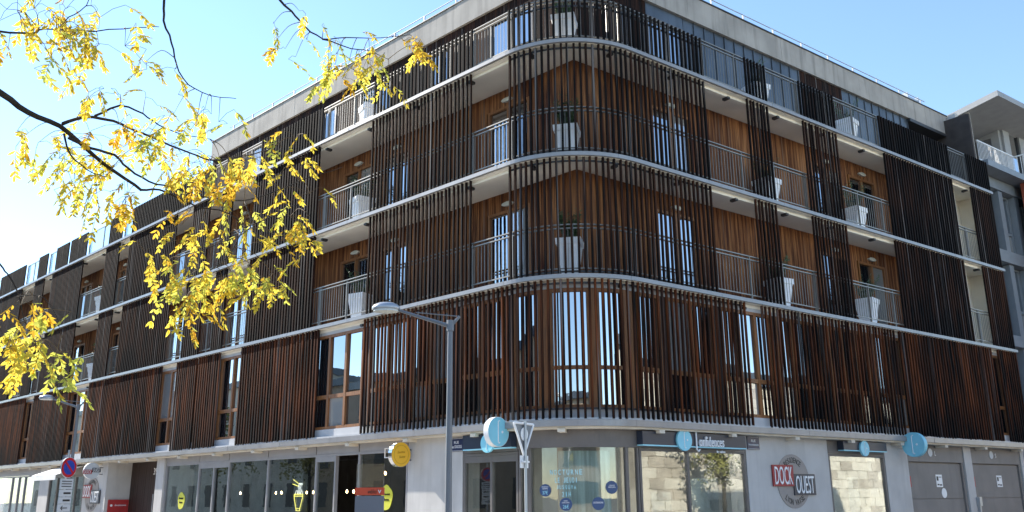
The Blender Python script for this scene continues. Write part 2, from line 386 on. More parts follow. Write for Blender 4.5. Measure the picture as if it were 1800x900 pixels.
for j in slat_jobs:
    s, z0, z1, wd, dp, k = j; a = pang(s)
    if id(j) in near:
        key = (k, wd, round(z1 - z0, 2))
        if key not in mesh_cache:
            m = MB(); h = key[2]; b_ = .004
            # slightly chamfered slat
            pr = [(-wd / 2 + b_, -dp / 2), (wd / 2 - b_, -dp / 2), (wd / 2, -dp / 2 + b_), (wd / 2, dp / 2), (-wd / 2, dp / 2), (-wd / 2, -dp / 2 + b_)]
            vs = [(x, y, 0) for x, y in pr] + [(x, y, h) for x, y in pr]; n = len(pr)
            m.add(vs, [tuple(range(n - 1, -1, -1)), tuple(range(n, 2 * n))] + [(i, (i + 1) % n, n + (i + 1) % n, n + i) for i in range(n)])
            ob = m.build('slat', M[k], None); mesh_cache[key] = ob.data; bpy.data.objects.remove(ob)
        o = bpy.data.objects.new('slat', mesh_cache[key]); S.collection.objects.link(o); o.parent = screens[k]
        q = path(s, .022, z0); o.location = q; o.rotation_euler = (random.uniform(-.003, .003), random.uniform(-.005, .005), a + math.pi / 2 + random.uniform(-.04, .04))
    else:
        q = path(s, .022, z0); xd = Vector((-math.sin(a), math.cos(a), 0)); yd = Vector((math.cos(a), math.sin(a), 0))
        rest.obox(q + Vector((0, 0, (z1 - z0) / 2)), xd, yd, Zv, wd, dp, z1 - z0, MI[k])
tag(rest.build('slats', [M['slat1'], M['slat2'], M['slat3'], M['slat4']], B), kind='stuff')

# railings -----------------------------------------------------------
def railing(s0, s1, zf, name='railing', bal=True, par=B):
    m = MB()
    m.sbox(s0, s1, .10, .15, zf + 1.10, zf + 1.125); m.sbox(s0, s1, .085, .14, zf + 1.18, zf + 1.205)
    m.sbox(s0, s1, .11, .14, zf + .19, zf + .215)
    n = max(1, round((s1 - s0) / 1.3))
    for i in range(n + 1):
        q = s0 + .02 + (s1 - s0 - .06) * i / n; m.sbox(q, q + .022, .10, .15, zf + .02, zf + 1.18)
    if bal:
        n = round((s1 - s0) / .112)
        for i in range(1, n): q = s0 + (s1 - s0) * i / n; m.sbox(q - .005, q + .005, .12, .131, zf + .21, zf + 1.105)
    return m.build(name, M['steel'], par)
for zf in (Z3, Z2):
    for s0, s1 in ((sL(13.4), sL(9.5)), (sL(9.5), sL(1.9)), (sL(1.9), sR(1.9)), (sR(1.9), sR(8.6)), (sR(8.6), sR(17.5)), (sR(17.5), sR(19.5)), (sL(24.2), sL(13.4)), (sL(36), sL(24.2)), (sL(45), sL(36))): railing(s0, s1, zf)
for s0, s1 in ((sL(18), sL(9.5)), (sL(9.5), sL(1.9)), (sL(1.9), sR(1.9)), (sR(1.9), sR(8.6)), (sR(8.6), sR(19.5))): railing(s0, s1, Z1)
# glass balustrades of the open roof terrace
for u0, u1 in ((23.1, 24.0), (25.35, 26.2), (26.2, 27.75), (29.72, 29.96), (31.5, 32.6), (33.85, 34.7), (34.7, 35.7), (39.6, 40.9), (18.0, 20.5), (20.5, 23.05)):
    fr = part('glass_balustrade', M['steel'], B, lambda m: (m.box('L', u0, u1, .10, .14, Z1 + 1.1, Z1 + 1.13), m.box('L', u0, u1, .10, .14, Z1 + .15, Z1 + .18), m.box('L', u0, u0 + .03, .10, .14, Z1 + .05, Z1 + 1.1), m.box('L', u1 - .03, u1, .10, .14, Z1 + .05, Z1 + 1.1)))
    part('pane', M['tglass'], fr, lambda m: m.box('L', u0 + .03, u1 - .03, .115, .125, Z1 + .18, Z1 + 1.1))

def grp_(name, mat, b_): return part(name, M[mat], B, lambda m: m.box(*b_))
# balcony back walls with boards, doors ------------------------------------
def boards(s, u0, u1, d, z0, z1, holes, mat, parent=B, pitch=.135):
    m = MB(); q = u0
    while q < u1 - .01:
        e = min(q + pitch, u1); segs = [(z0, z1)]
        for h0, h1, hz0, hz1 in holes:
            if q + .07 > h0 and q + .07 < h1: segs = [(z0, hz0), (hz1, z1)]
        for a, b in segs:
            if b - a > .02: m.box(s, q + .004, e - .004, d - .022 + random.uniform(0, .005), d, a, b)
        q = e
    m.box(s, u0, u1, d + .15, d + .2, z0, z1)
    return m.build('wood_cladding', mat, parent)
def window(s, u0, u1, d, z0, z1, leaves=2, tz=None, glassm='glass', fm='frame', fw_=.07, par=B, name='window'):
    f = MB(); e = .0
    f.box(s, u0, u0 + fw_, d - .06, d + .05, z0, z1); f.box(s, u1 - fw_, u1, d - .06, d + .05, z0, z1)
    f.box(s, u0 + fw_, u1 - fw_, d - .06, d + .05, z1 - fw_, z1); f.box(s, u0 + fw_, u1 - fw_, d - .06, d + .05, z0, z0 + fw_)
    for i in range(1, leaves):
        q = u0 + (u1 - u0) * i / leaves; f.box(s, q - fw_ * .6, q + fw_ * .6, d - .065, d + .05, z0 + fw_, z1 - fw_)
    if tz:
        for i in range(leaves):
            a = u0 + (u1 - u0) * i / leaves + fw_ * (1 if i == 0 else .6); b = u0 + (u1 - u0) * (i + 1) / leaves - fw_ * (1 if i == leaves - 1 else .6)
            f.box(s, a, b, d - .058, d + .05, tz - .05, tz + .05)
    fo = f.build(name, M[fm], par)
    for i in range(leaves):
        a = u0 + (u1 - u0) * i / leaves + .03; b = u0 + (u1 - u0) * (i + 1) / leaves - .03
        for za, zb in (((z0 + .03, tz - .03), (tz + .03, z1 - .03)) if tz else ((z0 + .03, z1 - .03),)):
            t1, t2 = random.uniform(-.005, .005), random.uniform(-.005, .005)
            gm_ = random.choices(['glass', 'glassc', 'glassd'], [.6, .2, .2])[0] if glassm == 'glass' else glassm
            part('pane', M[gm_], fo, lambda m: m.hexa([P(s, a, d - .006 + t1, za), P(s, b, d - .006 + t2, za), P(s, b, d + .004 + t2, za), P(s, a, d + .004 + t1, za), P(s, a, d - .006 - t2, zb), P(s, b, d - .006 - t1, zb), P(s, b, d + .004 - t1, zb), P(s, a, d + .004 - t2, zb)]))
    return fo
iuL, iuR = inner(dWL, dWR)
doorsL = [(2.35, 3.82, 2), (6.95, 8.2, 2), (8.65, 10.2, 2), (15.6, 16.85, 2), (20.0, 21.4, 2), (25.7, 26.9, 2), (30, 31.3, 2), (36.4, 37.8, 2)]
doorsR = [(3.65, 5.1, 2), (10.42, 11.9, 2), (12.36, 13.82, 2)]
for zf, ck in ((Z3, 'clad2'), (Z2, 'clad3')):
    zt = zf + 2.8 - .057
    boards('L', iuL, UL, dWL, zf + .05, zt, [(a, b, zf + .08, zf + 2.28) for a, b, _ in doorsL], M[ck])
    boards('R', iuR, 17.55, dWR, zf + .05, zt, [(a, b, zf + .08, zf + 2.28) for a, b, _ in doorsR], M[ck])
    for s, dl, dd in (('L', doorsL, dWL), ('R', doorsR, dWR)):
        for a, b, n in dl:
            window(s, a, b, dd + .03, zf + .08, zf + 2.28, n, name='balcony_door')
            lm = MB(); mid = (a + b) / 2; c = P(s, mid, dd - .06, zf + 2.42); lm.disc(c, NRM[s], RD[s], .055, .07, 20, rx=3.4)
            lm.build('wall_lamp', M['lens'], B)
    part('end_wall', M['soffit'], B, lambda m: (m.box('R', 17.56, UR - .01, dWR - .0, dWR + .2, zf + .05, zt), m.box('R', 17.62, 17.8, .45, dWR - .002, zf + .05, zt), m.box('R', UR - .2, UR - .012, .1, dWR - .002, zf + .05, zt)))
# attic storey
aL, aR = 1.5, 1.3; ia = inner(aL, aR); za0, za1 = Z1 + .05, 14.48
atL = [(2.4, 4.0), (5.6, 6.5), (8.3, 9.9), (11.2, 12.7), (15.0, 16.6)]
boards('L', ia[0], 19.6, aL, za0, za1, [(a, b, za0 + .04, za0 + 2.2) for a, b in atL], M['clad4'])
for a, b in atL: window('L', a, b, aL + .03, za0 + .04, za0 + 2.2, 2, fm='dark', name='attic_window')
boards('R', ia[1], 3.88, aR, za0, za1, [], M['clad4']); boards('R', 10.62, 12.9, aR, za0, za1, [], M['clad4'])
window('R', 3.9, 5.35, aR + .03, za0 + .04, za0 + 2.2, 2, fm='shopframe', name='attic_window')
zb = grp_('attic_wall', 'zinc', ('R', 5.37, 10.6, aR + .03, aR + .2, za0, za1)); zb2 = grp_('attic_wall', 'zinc', ('R', 12.92, 16.9, aR + .03, aR + .2, za0, za1))
for bx_ in (('R', 3.9, 5.35, aR - .01, aR + .2, za0 + 2.2, za1), ('R', 16.92, 19.5, aR + .9, aR + 1.1, za0, za1), ('L', 19.4, 19.6, aL + .21, aL + 6, za0, za1)): grp_('attic_wall', 'zinc', bx_)
for u0, u1 in ((5.37, 10.6), (12.92, 16.9)):
    n = round((u1 - u0) / .43); 
    for i in range(n):
        a = u0 + (u1 - u0) * i / n; b = u0 + (u1 - u0) * (i + 1) / n
        part('zinc_panel', M['zinc'], zb if u0 < 10 else zb2, lambda m: (m.box('R', a + .012, b - .012, aR + .0 + random.uniform(0, .006), aR + .03, za0, za1), m.box('R', b - .012, b + .008, aR - .025, aR + .03, za0, za1)))
part('attic_lintel', M['dark'], B, lambda m: m.box('R', 16.92, 19.4, aR - .12, aR + .5, za1 - .12, za1 - .003))
for s_, e_, dd_, i_ in (('L', 19.65, aL, 0), ('R', 19.66, aR, 1)):
    q = ia[i_]
    while q < e_ - .1:
        q2 = min(q + 4.2, e_); part('parapet', M['parapet'], B, lambda m: m.box(s_, q + (.003 if q > ia[i_] else 0), q2 - .003, dd_ - .09 + random.uniform(-.003, .003), dd_ + .2, za1, 15.25)); q = q2
part('parapet_cap', M['dark'], B, lambda m: [m.box(s, ia[i], e, dd - .12, dd + .23, 15.252, 15.285) for s, e, dd, i in (('L', 19.68, aL, 0), ('R', 19.7, aR, 1))])
def rrail(m, s, us, dd):
    for u in us:
        m.obox(P(s, u, dd + .05, 15.43), RD[s], NRM[s] + Zv * -.0, Zv, .03, .05, .3)
    m.tube([P(s, us[0] - .3, dd + .05, 15.58), P(s, us[-1] + .3, dd + .05, 15.58)], .018, 6)
part('roof_rail', M['galv'], B, lambda m: rrail(m, 'L', [1.2 + 1.42 * i for i in range(13)], aL))
part('roof_rail', M['galv'], B, lambda m: rrail(m, 'R', [1.0 + 1.43 * i for i in range(13)], aR))
# main roof and hidden core
part('roof', M['parapet'], B, lambda m: (m.box('L', ia[0] + .4, 19.3, aL + .21, 12, 15.0, 15.1), m.box('R', ia[1] + .4, 19.4, aR + .21, 12, 14.98, 15.08),
      m.box('L', 19.62, UL, dWL + .31, 12, Z1 - .1, Z1 + .045)))
part('core_wall', M['room'], B, lambda m: (m.box('L', ia[0] + 2.5, UL, 2.2, 2.4, Z3 - .2, Z1 - .12), m.box('R', ia[1] + 2.5, 19.4, 2.2, 2.4, Z3 - .2, Z1 - .12), m.box('L', ia[0] + 2.6, 19.3, 2.4, 2.6, Z1, 15), m.box('R', ia[1] + 2.6, 19.3, 2.45, 2.65, Z1, 15), m.box('R', 19.41, 19.52, .3, 12, .13, 15.0)))
# roof vent at the far end
part('louvre_vent', M['galv'], B, lambda m: [m.box('R', 18.6, 19.3, 2.0, 2.25, 15.3 + .15 * i, 15.37 + .15 * i) for i in range(6)] + [m.box('R', 18.55, 18.6, 1.98, 2.27, 15.1, 16.25), m.box('R', 19.3, 19.35, 1.98, 2.27, 15.1, 16.25)])

# first-floor wall and windows ------------------------------------------------
D1 = .2; zs, ztp, ztr = 3.45, 6.02, 4.32
wL = [(2.2, 3.62, 2), (3.95, 5.42, 2), (5.55, 7.15, 2), (7.4, 9.72, 3), (13.35, 15.05, 2), (16.05, 16.75, 1), (17.75, 19.3, 2), (19.6, 21.2, 2), (21.6, 22.9, 2), (23.3, 24.4, 1), (25.5, 27.9, 3), (31.75, 33.3, 2), (36, 37.5, 2), (40, 42, 2)]
wR = [(1.92, 2.65, 1), (2.85, 4.45, 2), (4.7, 6.6, 3), (6.8, 8.7, 3), (9.0, 10.9, 3), (11.1, 12.6, 2), (13.2, 15.4, 3), (17.4, 18.6, 2)]
for s, ws in (('L', wL), ('R', wR)):
    for a, b, n in ws: window(s, a, b, D1, zs, ztp, n, ztr, fw_=.075)
    ed = [T_ - .02] + [x for w_ in ws for x in w_[:2]] + [UL if s == 'L' else 19.4]
    for i in range(0, len(ed), 2):
        if ed[i + 1] - ed[i] > .02: part('first_floor_wall', M['wall1'], B, lambda m: m.box(s, ed[i] + .003, ed[i + 1] - .003, D1 - .03, D1 + .1, zs, ztp))
    ue = UL if s == 'L' else 19.4
    part('sill_panel', M['lintel'], B, lambda m: m.box(s, T_, ue, D1 - .07, D1 + .1, zs - .2, zs - .003))
    part('lintel', M['lintel'], B, lambda m: m.box(s, T_, ue, D1 - .04, D1 + .1, ztp + .003, Z3 - .06))
    part('sill_ledge', M['lintel'], B, lambda m: m.box(s, T_, ue, .02, D1 - .072, zs - .24, zs - .2))
arcw = [(.0, .24), (.31, .61), (.66, .9)]
part('sill_panel', M['lintel'], B, lambda m: m.sbox(0, ARC, D1 - .07, D1 + .1, zs - .2, zs - .003))
part('lintel', M['lintel'], B, lambda m: m.sbox(0, ARC, D1 - .04, D1 + .1, ztp + .003, Z3 - .06))
part('sill_ledge', M['lintel'], B, lambda m: m.sbox(0, ARC, .02, D1 - .072, zs - .24, zs - .2))
m = MB(); pv = 0.0
for a, b in arcw + [(1.0, 1.0)]:
    if a - pv > .01: part('first_floor_post', M['frame'], B, lambda m: m.sbox(sK(pv) + .003, sK(a) - .003, D1 - .03, D1 + .1, zs, ztp))
    pv = b
for a, b in arcw:
    f = MB(); s0, s1 = sK(a), sK(b)
    for z in (zs, ztr - .05, ztp - .075): f.sbox(s0 + .07, s1 - .07, D1 - .06, D1 + .05, z, z + .075)
    f.sbox(s0, s0 + .07, D1 - .06, D1 + .05, zs, ztp); f.sbox(s1 - .07, s1, D1 - .06, D1 + .05, zs, ztp)
    fo = f.build('curved_window', M['frame'], B)
    for z0, z1 in ((zs + .05, ztr - .03), (ztr + .02, ztp - .05)):
        o = part('pane', M['glass'], fo, lambda m: m.sbox(s0 + .04, s1 - .04, D1 - .005, D1 + .005, z0, z1))

# ground floor ---------------------------------------------------------------
DG = .3; zc = Z0 - .08                         # shop plane and canopy soffit
part('canopy_soffit', M['canopy'], B, lambda m: m.sbox(SL_, SR_, .004, DG + .9, zc - .03, zc + .02))
bq = SL_ + .6
while bq < SR_:
    part('canopy_bracket', M['canopy'], B, lambda m: m.sbox(bq, bq + .16, -.03, DG - .02, zc - .1, zc - .032)); bq += 2.35
part('floor_slab', M['room'], B, lambda m: (m.box('L', 2.0, UL, DG + .9, 9, zc - .02, zc + .1), m.box('R', 1.2, 19.4, DG + .9, 9, zc - .04, zc + .08)))
# left: shop at the far end, pillars, entrance recess
def grp(name, mat, boxes, par_=B):
    m = MB()
    for b in boxes: m.box(*b)
    return m.build(name, M[mat], par_)
grp('rendered_wall', 'render', [('L', 29.5, 30.6, DG - .04, DG + .4, .13, zc - .03)])
grp('rendered_wall', 'render', [('L', 23.5, 25.7, DG - .02, DG + .4, .13, zc - .03)])
grp('rendered_wall', 'render', [('L', 23.5, 23.7, DG + .401, 1.3, .13, zc - .03)])
grp('rendered_wall', 'render', [('L', 18.62, 19.2, DG - .08, 1.3, .13, zc - .03)])
grp('rendered_wall', 'render', [('L', 3.66, 5.6, DG - .03, DG + .5, .13, zc - .03)])
grp('rendered_wall', 'render', [('R', 5.42, 8.66, DG - .03, DG + .5, .13, zc - .03)])
grp('rendered_wall', 'render', [('R', 11.27, 12.42, DG - .03, DG + .5, .13, zc - .03)])
for a_, b_ in ((15.6, 16.04), (19.28, 19.5)): grp('rendered_wall', 'render', [('R', a_, b_, DG - .03, DG + .5, .13, zc - .03)])
# entrance door 39
eb = grp('entrance_door', 'wall1', [('L', 19.22, 23.48, 1.2, 1.3, .13, zc - .03)])
for i in range(26):
    a = 19.24 + i * .1625; part('door_board', M['wall1'], eb, lambda m: m.box('L', a, a + .15, 1.17 + random.uniform(0, .006), 1.198, .15, zc - .05))
part('handle', M['galv'], eb, lambda m: m.tube([P('L', 21.2, 1.08, 1.0), P('L', 21.2, 1.08, 1.85)], .02, 8))
text('39', P('L', 21.35, 1.165, 2.66), XL, Zv, .30, .24, M['txtw'], eb, name='house_number')
rp = grp('red_panel', 'red', [('L', 23.44, 23.498, .4, 1.16, .2, 1.66)])
scribble(P('L', 23.432, .86, 1.45), v3(nL) * -1, .42, .10, M['txtw'], rp, 3, .008); part('emblem', M['txtw'], rp, lambda m: m.disc(P('L', 23.436, .52, 1.45), v3(dL), Zv, .045, .006, 16))
# shops: frames and panes
def shopfront(s, u0, u1, mull, zt, frame, name='shop_window', doors=(), openings=(), z0=.13):
    f = MB(); fw_ = .06
    f.box(s, u0, u1, DG - .02, DG + .08, zt, zt + .06); f.box(s, u0, u1, DG - .02, DG + .08, z0, z0 + .1)
    eds = [u0] + list(mull) + [u1]
    for e in eds:
        a = min(max(e - fw_ / 2, u0), u1 - fw_); f.box(s, a, a + fw_, DG - .022, DG + .078, z0 + .1, zt)
    for a, b in doors:
        f.box(s, a, b, DG - .018, DG + .07, zt - .14, zt - .003)
    fo = f.build(name, M[frame], B)
    for i in range(len(eds) - 1):
        a, b = eds[i] + .02, eds[i + 1] - .02
        if any(abs(a - .02 - o) < .03 for o in openings): continue
        part('pane', M['saloonglass' if s == 'R' else 'shopglass'], fo, lambda m: m.box(s, a, b, DG + .02 + random.uniform(-.003, .003), DG + .03, z0 + .1, zt))
    return fo
rest_f = shopfront('L', 5.62, 18.6, [7.6, 8.65, 9.55, 12.02, 14.3, 15.25, 16.22], 2.75, 'fascia', doors=[(8.65, 9.55), (14.3, 16.22)], openings=(7.6,))
for i, (a, b) in enumerate(((5.62, 7.58), (7.6, 9.53), (9.55, 12.0), (12.02, 14.28), (14.3, 16.2), (16.22, 18.6))):
    part('fascia_panel', M['fascia'], B, lambda m: m.box('L', a + .01, b - .01, DG - .03, DG + .05, 2.815, zc - .033))
shopfront('L', 30.62, 45, [32.6, 33.4, 34.3, 37, 40], 2.65, 'fascia'); grp('fascia_panel', 'fascia', [('L', 30.62, 45, DG - .03, DG + .05, 2.72, zc - .033)])
shopfront('L', 25.72, 29.48, [26.6, 27.6, 28.6], 2.55, 'shopframe'); grp('fascia_panel', 'shopframe', [('L', 25.72, 29.48, DG - .03, DG + .05, 2.62, zc - .033)])
cf = shopfront('L', 1.93, 3.64, [2.75], 2.55, 'shopframe', name='shop_door', doors=[(1.93, 2.75), (2.75, 3.64)])
grp('fascia_panel', 'shopframe', [('L', 1.93, 3.64, DG - .03, DG + .05, 2.62, zc - .033)])
rw = shopfront('R', 1.93, 5.4, [3.43], 2.6, 'shopframe'); grp('fascia_panel', 'shopframe', [('R', 1.93, 5.4, DG - .03, DG + .05, 2.67, zc - .033)])
w2 = shopfront('R', 8.68, 11.25, [], 2.62, 'shopframe'); grp('fascia_panel', 'shopframe', [('R', 8.68, 11.25, DG - .03, DG + .05, 2.69, zc - .033)])
m = MB(); m.sbox(-.03, ARC + .03, DG - .04, DG + .05, 2.66, zc - .033); m.sbox(0, ARC, DG - .03, DG + .06, .13, .23)
for k in (.1, .885): m.sbox(sK(k) - .04, sK(k) + .04, DG - .03, DG + .06, .23, 2.658)
m.sbox(0, .05, DG - .03, DG + .06, .23, 2.658); m.sbox(ARC - .05, ARC, DG - .03, DG + .06, .23, 2.658)
cw = m.build('curved_shop_window', M['shopframe'], B)
for a, b in ((.02, .09), (.11, .875), (.895, .98)): part('pane', M['shopglass'], cw, lambda m: m.sbox(sK(a), sK(b), DG + .01, DG + .02, .23, 2.658))
# garages
for a, b, t in ((12.44, 15.58, 'L'), (16.06, 19.26, 'S')):
    go = grp('garage_door', 'garage', [('R', a, b, DG + .12, DG + .2, .13, 2.98)])
    grp('lintel_panel', 'garage', [('R', a + .005, b - .005, DG, DG + .118, 2.55, zc - .035)], go)
    for z0, z1 in ((.15, 1.0), (1.012, 1.52), (1.532, 2.52)): grp('door_panel', 'garage', [('R', a + .12, b - .12, DG + .07, DG + .118, z0, z1)], go)
    for e in (a, b - .11): grp('door_jamb', 'garage', [('R', e + .005, e + .11, DG + .02, DG + .118, .13, 2.548)], go)
    mid = (a + b) / 2; n_ = part('notice', M['txtw'], go, lambda m: m.box('R', mid - .02, mid + .32, DG + .06, DG + .068, 1.85, 2.2))
    part('notice_print', M['ink'], go, lambda m: (m.box('R', mid + .01, mid + .1, DG + .054, DG + .059, 2.03, 2.15), m.box('R', mid + .13, mid + .28, DG + .054, DG + .059, 2.12, 2.14), m.box('R', mid + .02, mid + .12, DG + .054, DG + .059, 1.9, 1.94), m.box('R', mid + .15, mid + .27, DG + .054, DG + .059, 1.89, 1.93)))
    part('emblem', M['plate'], go, lambda m: m.disc(P('R', mid - .3, DG - .008, 2.82), NRM['R'], XR, .12, .012, 20))
    text(t, P('R', mid - .02, DG - .004, 2.8), XR, Zv, .06, .13, M['txtw'], go, .006, 'door_letter')
    part('red_tag', M['red'], go, lambda m: m.box('R', a + .03, a + .1, DG + .01, DG + .018, 1.85, 2.15))
part('no_parking_sticker', M['txtw'], B, lambda m: m.disc(P('R', 14.35, DG + .062, 1.68), NRM['R'], XR, .14, .01, 24))
part('intercom', M['galv'], B, lambda m: (m.box('R', 15.98, 16.12, DG - .14, DG - .032, 1.3, 1.56), m.box('R', 16.0, 16.06, DG - .12, DG - .04, 1.12, 1.298)))

# interiors seen through the shop glass
grp('shop_interior', 'room', [('L', 3.7, 18.5, 6.0, 6.2, .13, 3.0), ('L', 3.7, 46, DG + .1, 9, .1, .128), ('L', 18.62, 18.8, 1.31, 6.2, .13, 3.0), ('L', 23.7, 46, 5, 5.2, .13, 3.0)])
grp('shop_interior', 'roomw', [('R', 2.5, 12.4, 4.6, 4.8, .13, 3.0), ('R', 12.3, 12.42, DG + .51, 4.6, .13, 3.0)])
grp('shop_floor', 'room', [('R', .8, 12.3, DG + .1, 4.6, .1, .127)])
for i, (u, d, z) in enumerate([(6.5, 2.2, 2.0), (7.2, 3.2, 1.85), (9.0, 2.4, 1.83), (10.0, 3.2, 1.84), (11.0, 2.6, 1.84), (11.9, 3.0, 1.85), (13.2, 2.4, 1.83), (13.9, 3.1, 1.84), (15.0, 2.6, 1.84), (16.0, 3.0, 1.84), (17.3, 2.4, 1.84), (8.2, 1.6, 2.3)]):
    pl = empty('pendant_lamp', 'small glowing pendant bulb hanging inside the restaurant behind the glass', 'lamp', (0, 0, 0), 'pendant bulbs in the restaurant')
    part('cord', M['ink'], pl, lambda m: m.tube([P('L', u, d, z + .06), P('L', u, d, zc - .03)], .006, 5))
    part('bulb', M['bulb'], pl, lambda m: m.tube([P('L', u, d, z - .035), P('L', u, d, z - .02), P('L', u, d, z + .02), P('L', u, d, z + .06)], [.01, .024, .024, .01], 10), smooth=True)
for u in (2.5, 4.3, 9.9):
    part('ceiling_panel', M['led'], B, lambda m: m.box('R', u - .22, u + .22, 1.0, 1.45, zc - .052, zc - .034))
part('window_curtain', M['curtain'], B, lambda m: m.sbox(sK(.32), sK(.78), DG + .22, DG + .25, .2, 2.6))
ps1 = grp('poster', 'poster', [('R', 3.62, 4.5, DG + .1, DG + .11, .4, 2.05)]); grp('poster', 'poster', [('R', 2.35, 2.95, DG + .1, DG + .11, .4, 1.75)])
grp('poster', 'poster', [('R', 9.6, 10.1, DG + .1, DG + .11, .4, 2.1)])

# ================================================================ SIGNS ON THE BUILDING
def logo(c, xd, yd, r, parent, mat='txtw'):
    """tall thin hook with a dot"""
    nd = Vector(xd).normalized().cross(Vector(yd).normalized()); c = Vector(c); x = Vector(xd).normalized(); y = Vector(yd)
    pts = [c + x * (.10 * r) + y * .72 * r, c + x * (.02 * r) + y * .76 * r, c - x * .06 * r + y * .68 * r, c - x * .06 * r - y * .68 * r, c + x * .02 * r - y * .76 * r, c + x * .10 * r - y * .70 * r]
    m = MB(); m.tube(pts, .035 * r, 6); m.disc(c + x * .34 * r, nd, x, .085 * r, .012, 16); return m.build('logo', M[mat], parent)
def disc_sign(name, label, s, u, d, z, r, th, face, rim, group=None):
    """round box sign standing out from the wall; face looks along -u"""
    e = empty(name, label, 'sign', (0, 0, 0), group); c = P(s, u, d, z); ax = -v3(DD[s][0])
    part('sign_box', [M[rim]], e, lambda m: m.disc(c, ax, Zv, r, th, 48))
    part('sign_face', [M[face]], e, lambda m: (m.disc(c + ax * (th / 2 + .003), ax, Zv, r * .97, .006, 48), m.disc(c - ax * (th / 2 + .003), ax, Zv, r * .97, .006, 48)))
    rd = (-NRM['L'] if s == 'L' else NRM['R'])
    arm = MB()
    for zz in (z - .12, z + .12): arm.tube([c + NRM[s] * (-r * .9) + Vector((0, 0, zz - z)), P(s, u, DG - .03, zz)], .015, 6)
    arm.build('wall_arm', M['dark' if s == 'L' else 'white'], e)
    return e, c + ax * (th / 2 + .008), rd
e, c, rd = disc_sign('round_sign', 'large round pale blue hanging sign with white hook logo by the salon door', 'L', 2.05, -.25, 3.0, .31, .14, 'cyan', 'white')
logo(c, rd, Zv, .31, e)
e, c, rd = disc_sign('round_sign', 'round pale blue hanging sign beside the garage doors', 'R', 12.0, -.22, 2.97, .33, .15, 'cyan', 'cyan')
logo(c, rd, Zv, .33, e)
e, c, rd = disc_sign('round_sign', 'yellow round hanging sign with chrome rim above the restaurant', 'L', 5.5, -.08, 2.66, .29, .13, 'yellow', 'chrome')
m = MB(); n = 40; yd = Zv
for i in range(n):
    a0 = 2 * math.pi * i / n; a1 = 2 * math.pi * (i + 1) / n
    m.tube([c + (rd * math.cos(a0) + yd * math.sin(a0)) * .215, c + (rd * math.cos(a1) + yd * math.sin(a1)) * .215], .004, 4)
M['ochre'] = pm('ochre_print', (.38, .20, .01), .6, 0)
m.build('printed_ring', M['ochre'], e)
scribble(c + Zv * .05, rd + Zv * .1, .22, .085, M['ochre'], e, 5, .005); scribble(c - Zv * .06 + rd * .03, rd + Zv * .1, .17, .085, M['ochre'], e, 6, .005)
# white framed blade behind the yellow disc
fb = grp('sign_bracket_box', 'white', [('L', 5.75, 6.5, DG - .06, DG - .032, 2.62, 2.64), ('L', 5.75, 6.5, DG - .06, DG - .032, 2.84, 2.86), ('L', 6.48, 6.5, DG - .06, DG - .032, 2.64, 2.84)], None)
tag(fb, 'thin white rectangular frame on the grey fascia beside the yellow sign', 'sign frame')
# residence wall signs
def residence(s, u, z, label):
    e = empty('residence_sign', label, 'sign'); x = RD[s]; n = NRM[s]; c = P(s, u, DG - .03, z)
    part('disc_plate', M['disc'], e, lambda m: m.disc(c + n * .008, n, x, .64, .014, 64))
    for t, off, col, wd in (('DOCK', -.42, 'brick', .80), ('OUEST', .40, 'navy', .86)):
        zc_ = z + (.13 if t == 'DOCK' else -.08); pc = c + x * off + Vector((0, 0, zc_ - z)) + n * .03
        part('name_plate', M[col], e, lambda m: m.obox(pc, x, n, Zv, wd, .03, .50)); text(t, pc + n * .016, x, Zv, wd * .84, .42, M['txtw'], e, .012)
    for word, r, up in (('RÉSIDENCE', .50, 1), ('LYON VAISE', .50, -1)):
        for i, ch in enumerate(word):
            if ch == ' ': continue
            a = (i - (len(word) - 1) / 2) * .155 * (1 if up > 0 else 1)
            rdx = math.sin(a) * r; rdy = math.cos(a) * r * up
            cc = c + n * .017 + x * rdx + Zv * rdy; tx = x * math.cos(a) + Zv * (-math.sin(a) * up); ty = Zv * math.cos(a) + x * (math.sin(a) * up)
            text(ch, cc, tx, ty, .075 if ch not in 'I' else .022, .13, M['ink'], e, .004)
    return e
residence('R', 7.12, 1.99, 'round taupe residence sign with red and navy name plates on the pale wall')
residence('L', 24.75, 1.85, 'residence name plates and disc on the wall left of the wooden entrance')
e, c, rd = disc_sign('residence_hanging_sign', 'small round grey residence sign hanging out from the wall above the plates', 'L', 23.95, -.15, 2.72, .30, .10, 'plate', 'white')
for t, off, zz, col in (('DOCK', -.16, -.04, 'brick'), ('OUEST', .16, .03, 'navy')):
    pc = c + rd * off + Zv * zz; part('name_plate', M[col], e, lambda m: m.obox(pc, rd, -v3(dL), Zv, .32, .02, .16)); text(t, pc - v3(dL) * .011, rd, Zv, .27, .12, M['txtw'], e, .004)
# street name plates
def street_plate(s, u, z, l1, l2, label):
    e = empty('street_name_plate', label, 'street sign'); x = RD[s]; n = NRM[s]; c = P(s, u, DG - .05, z)
    part('plate', M['blue2'], e, lambda m: m.obox(c, x, n, Zv, .44, .015, .30)); part('border', M['txtw'], e, lambda m: [m.obox(c + n * .009 + Zv * q, x, n, Zv, .40, .004, .006) for q in (-.135, .135)])
    text(l1, c + n * .008 + Zv * .05, x, Zv, .16, .06, M['txtw'], e, .004)
    if not l2: scribble(c + n * .012 - Zv * .045, x, .36, .06, M['txtw'], e, 9, .007); return
    text(l2, c + n * .008 - Zv * .045, x, Zv, .36, .065, M['txtw'], e, .004)
M['blue2'] = pm('enamel_blue', (.01, .02, .07), .3, 0)
street_plate('L', 3.84, 2.83, 'RUE', 'des DOCKS', 'navy enamel street plate on the white pillar beside the salon door')
street_plate('R', 5.68, 2.86, 'RUE', '', 'navy enamel street plate at the corner of the wall right of the salon windows')
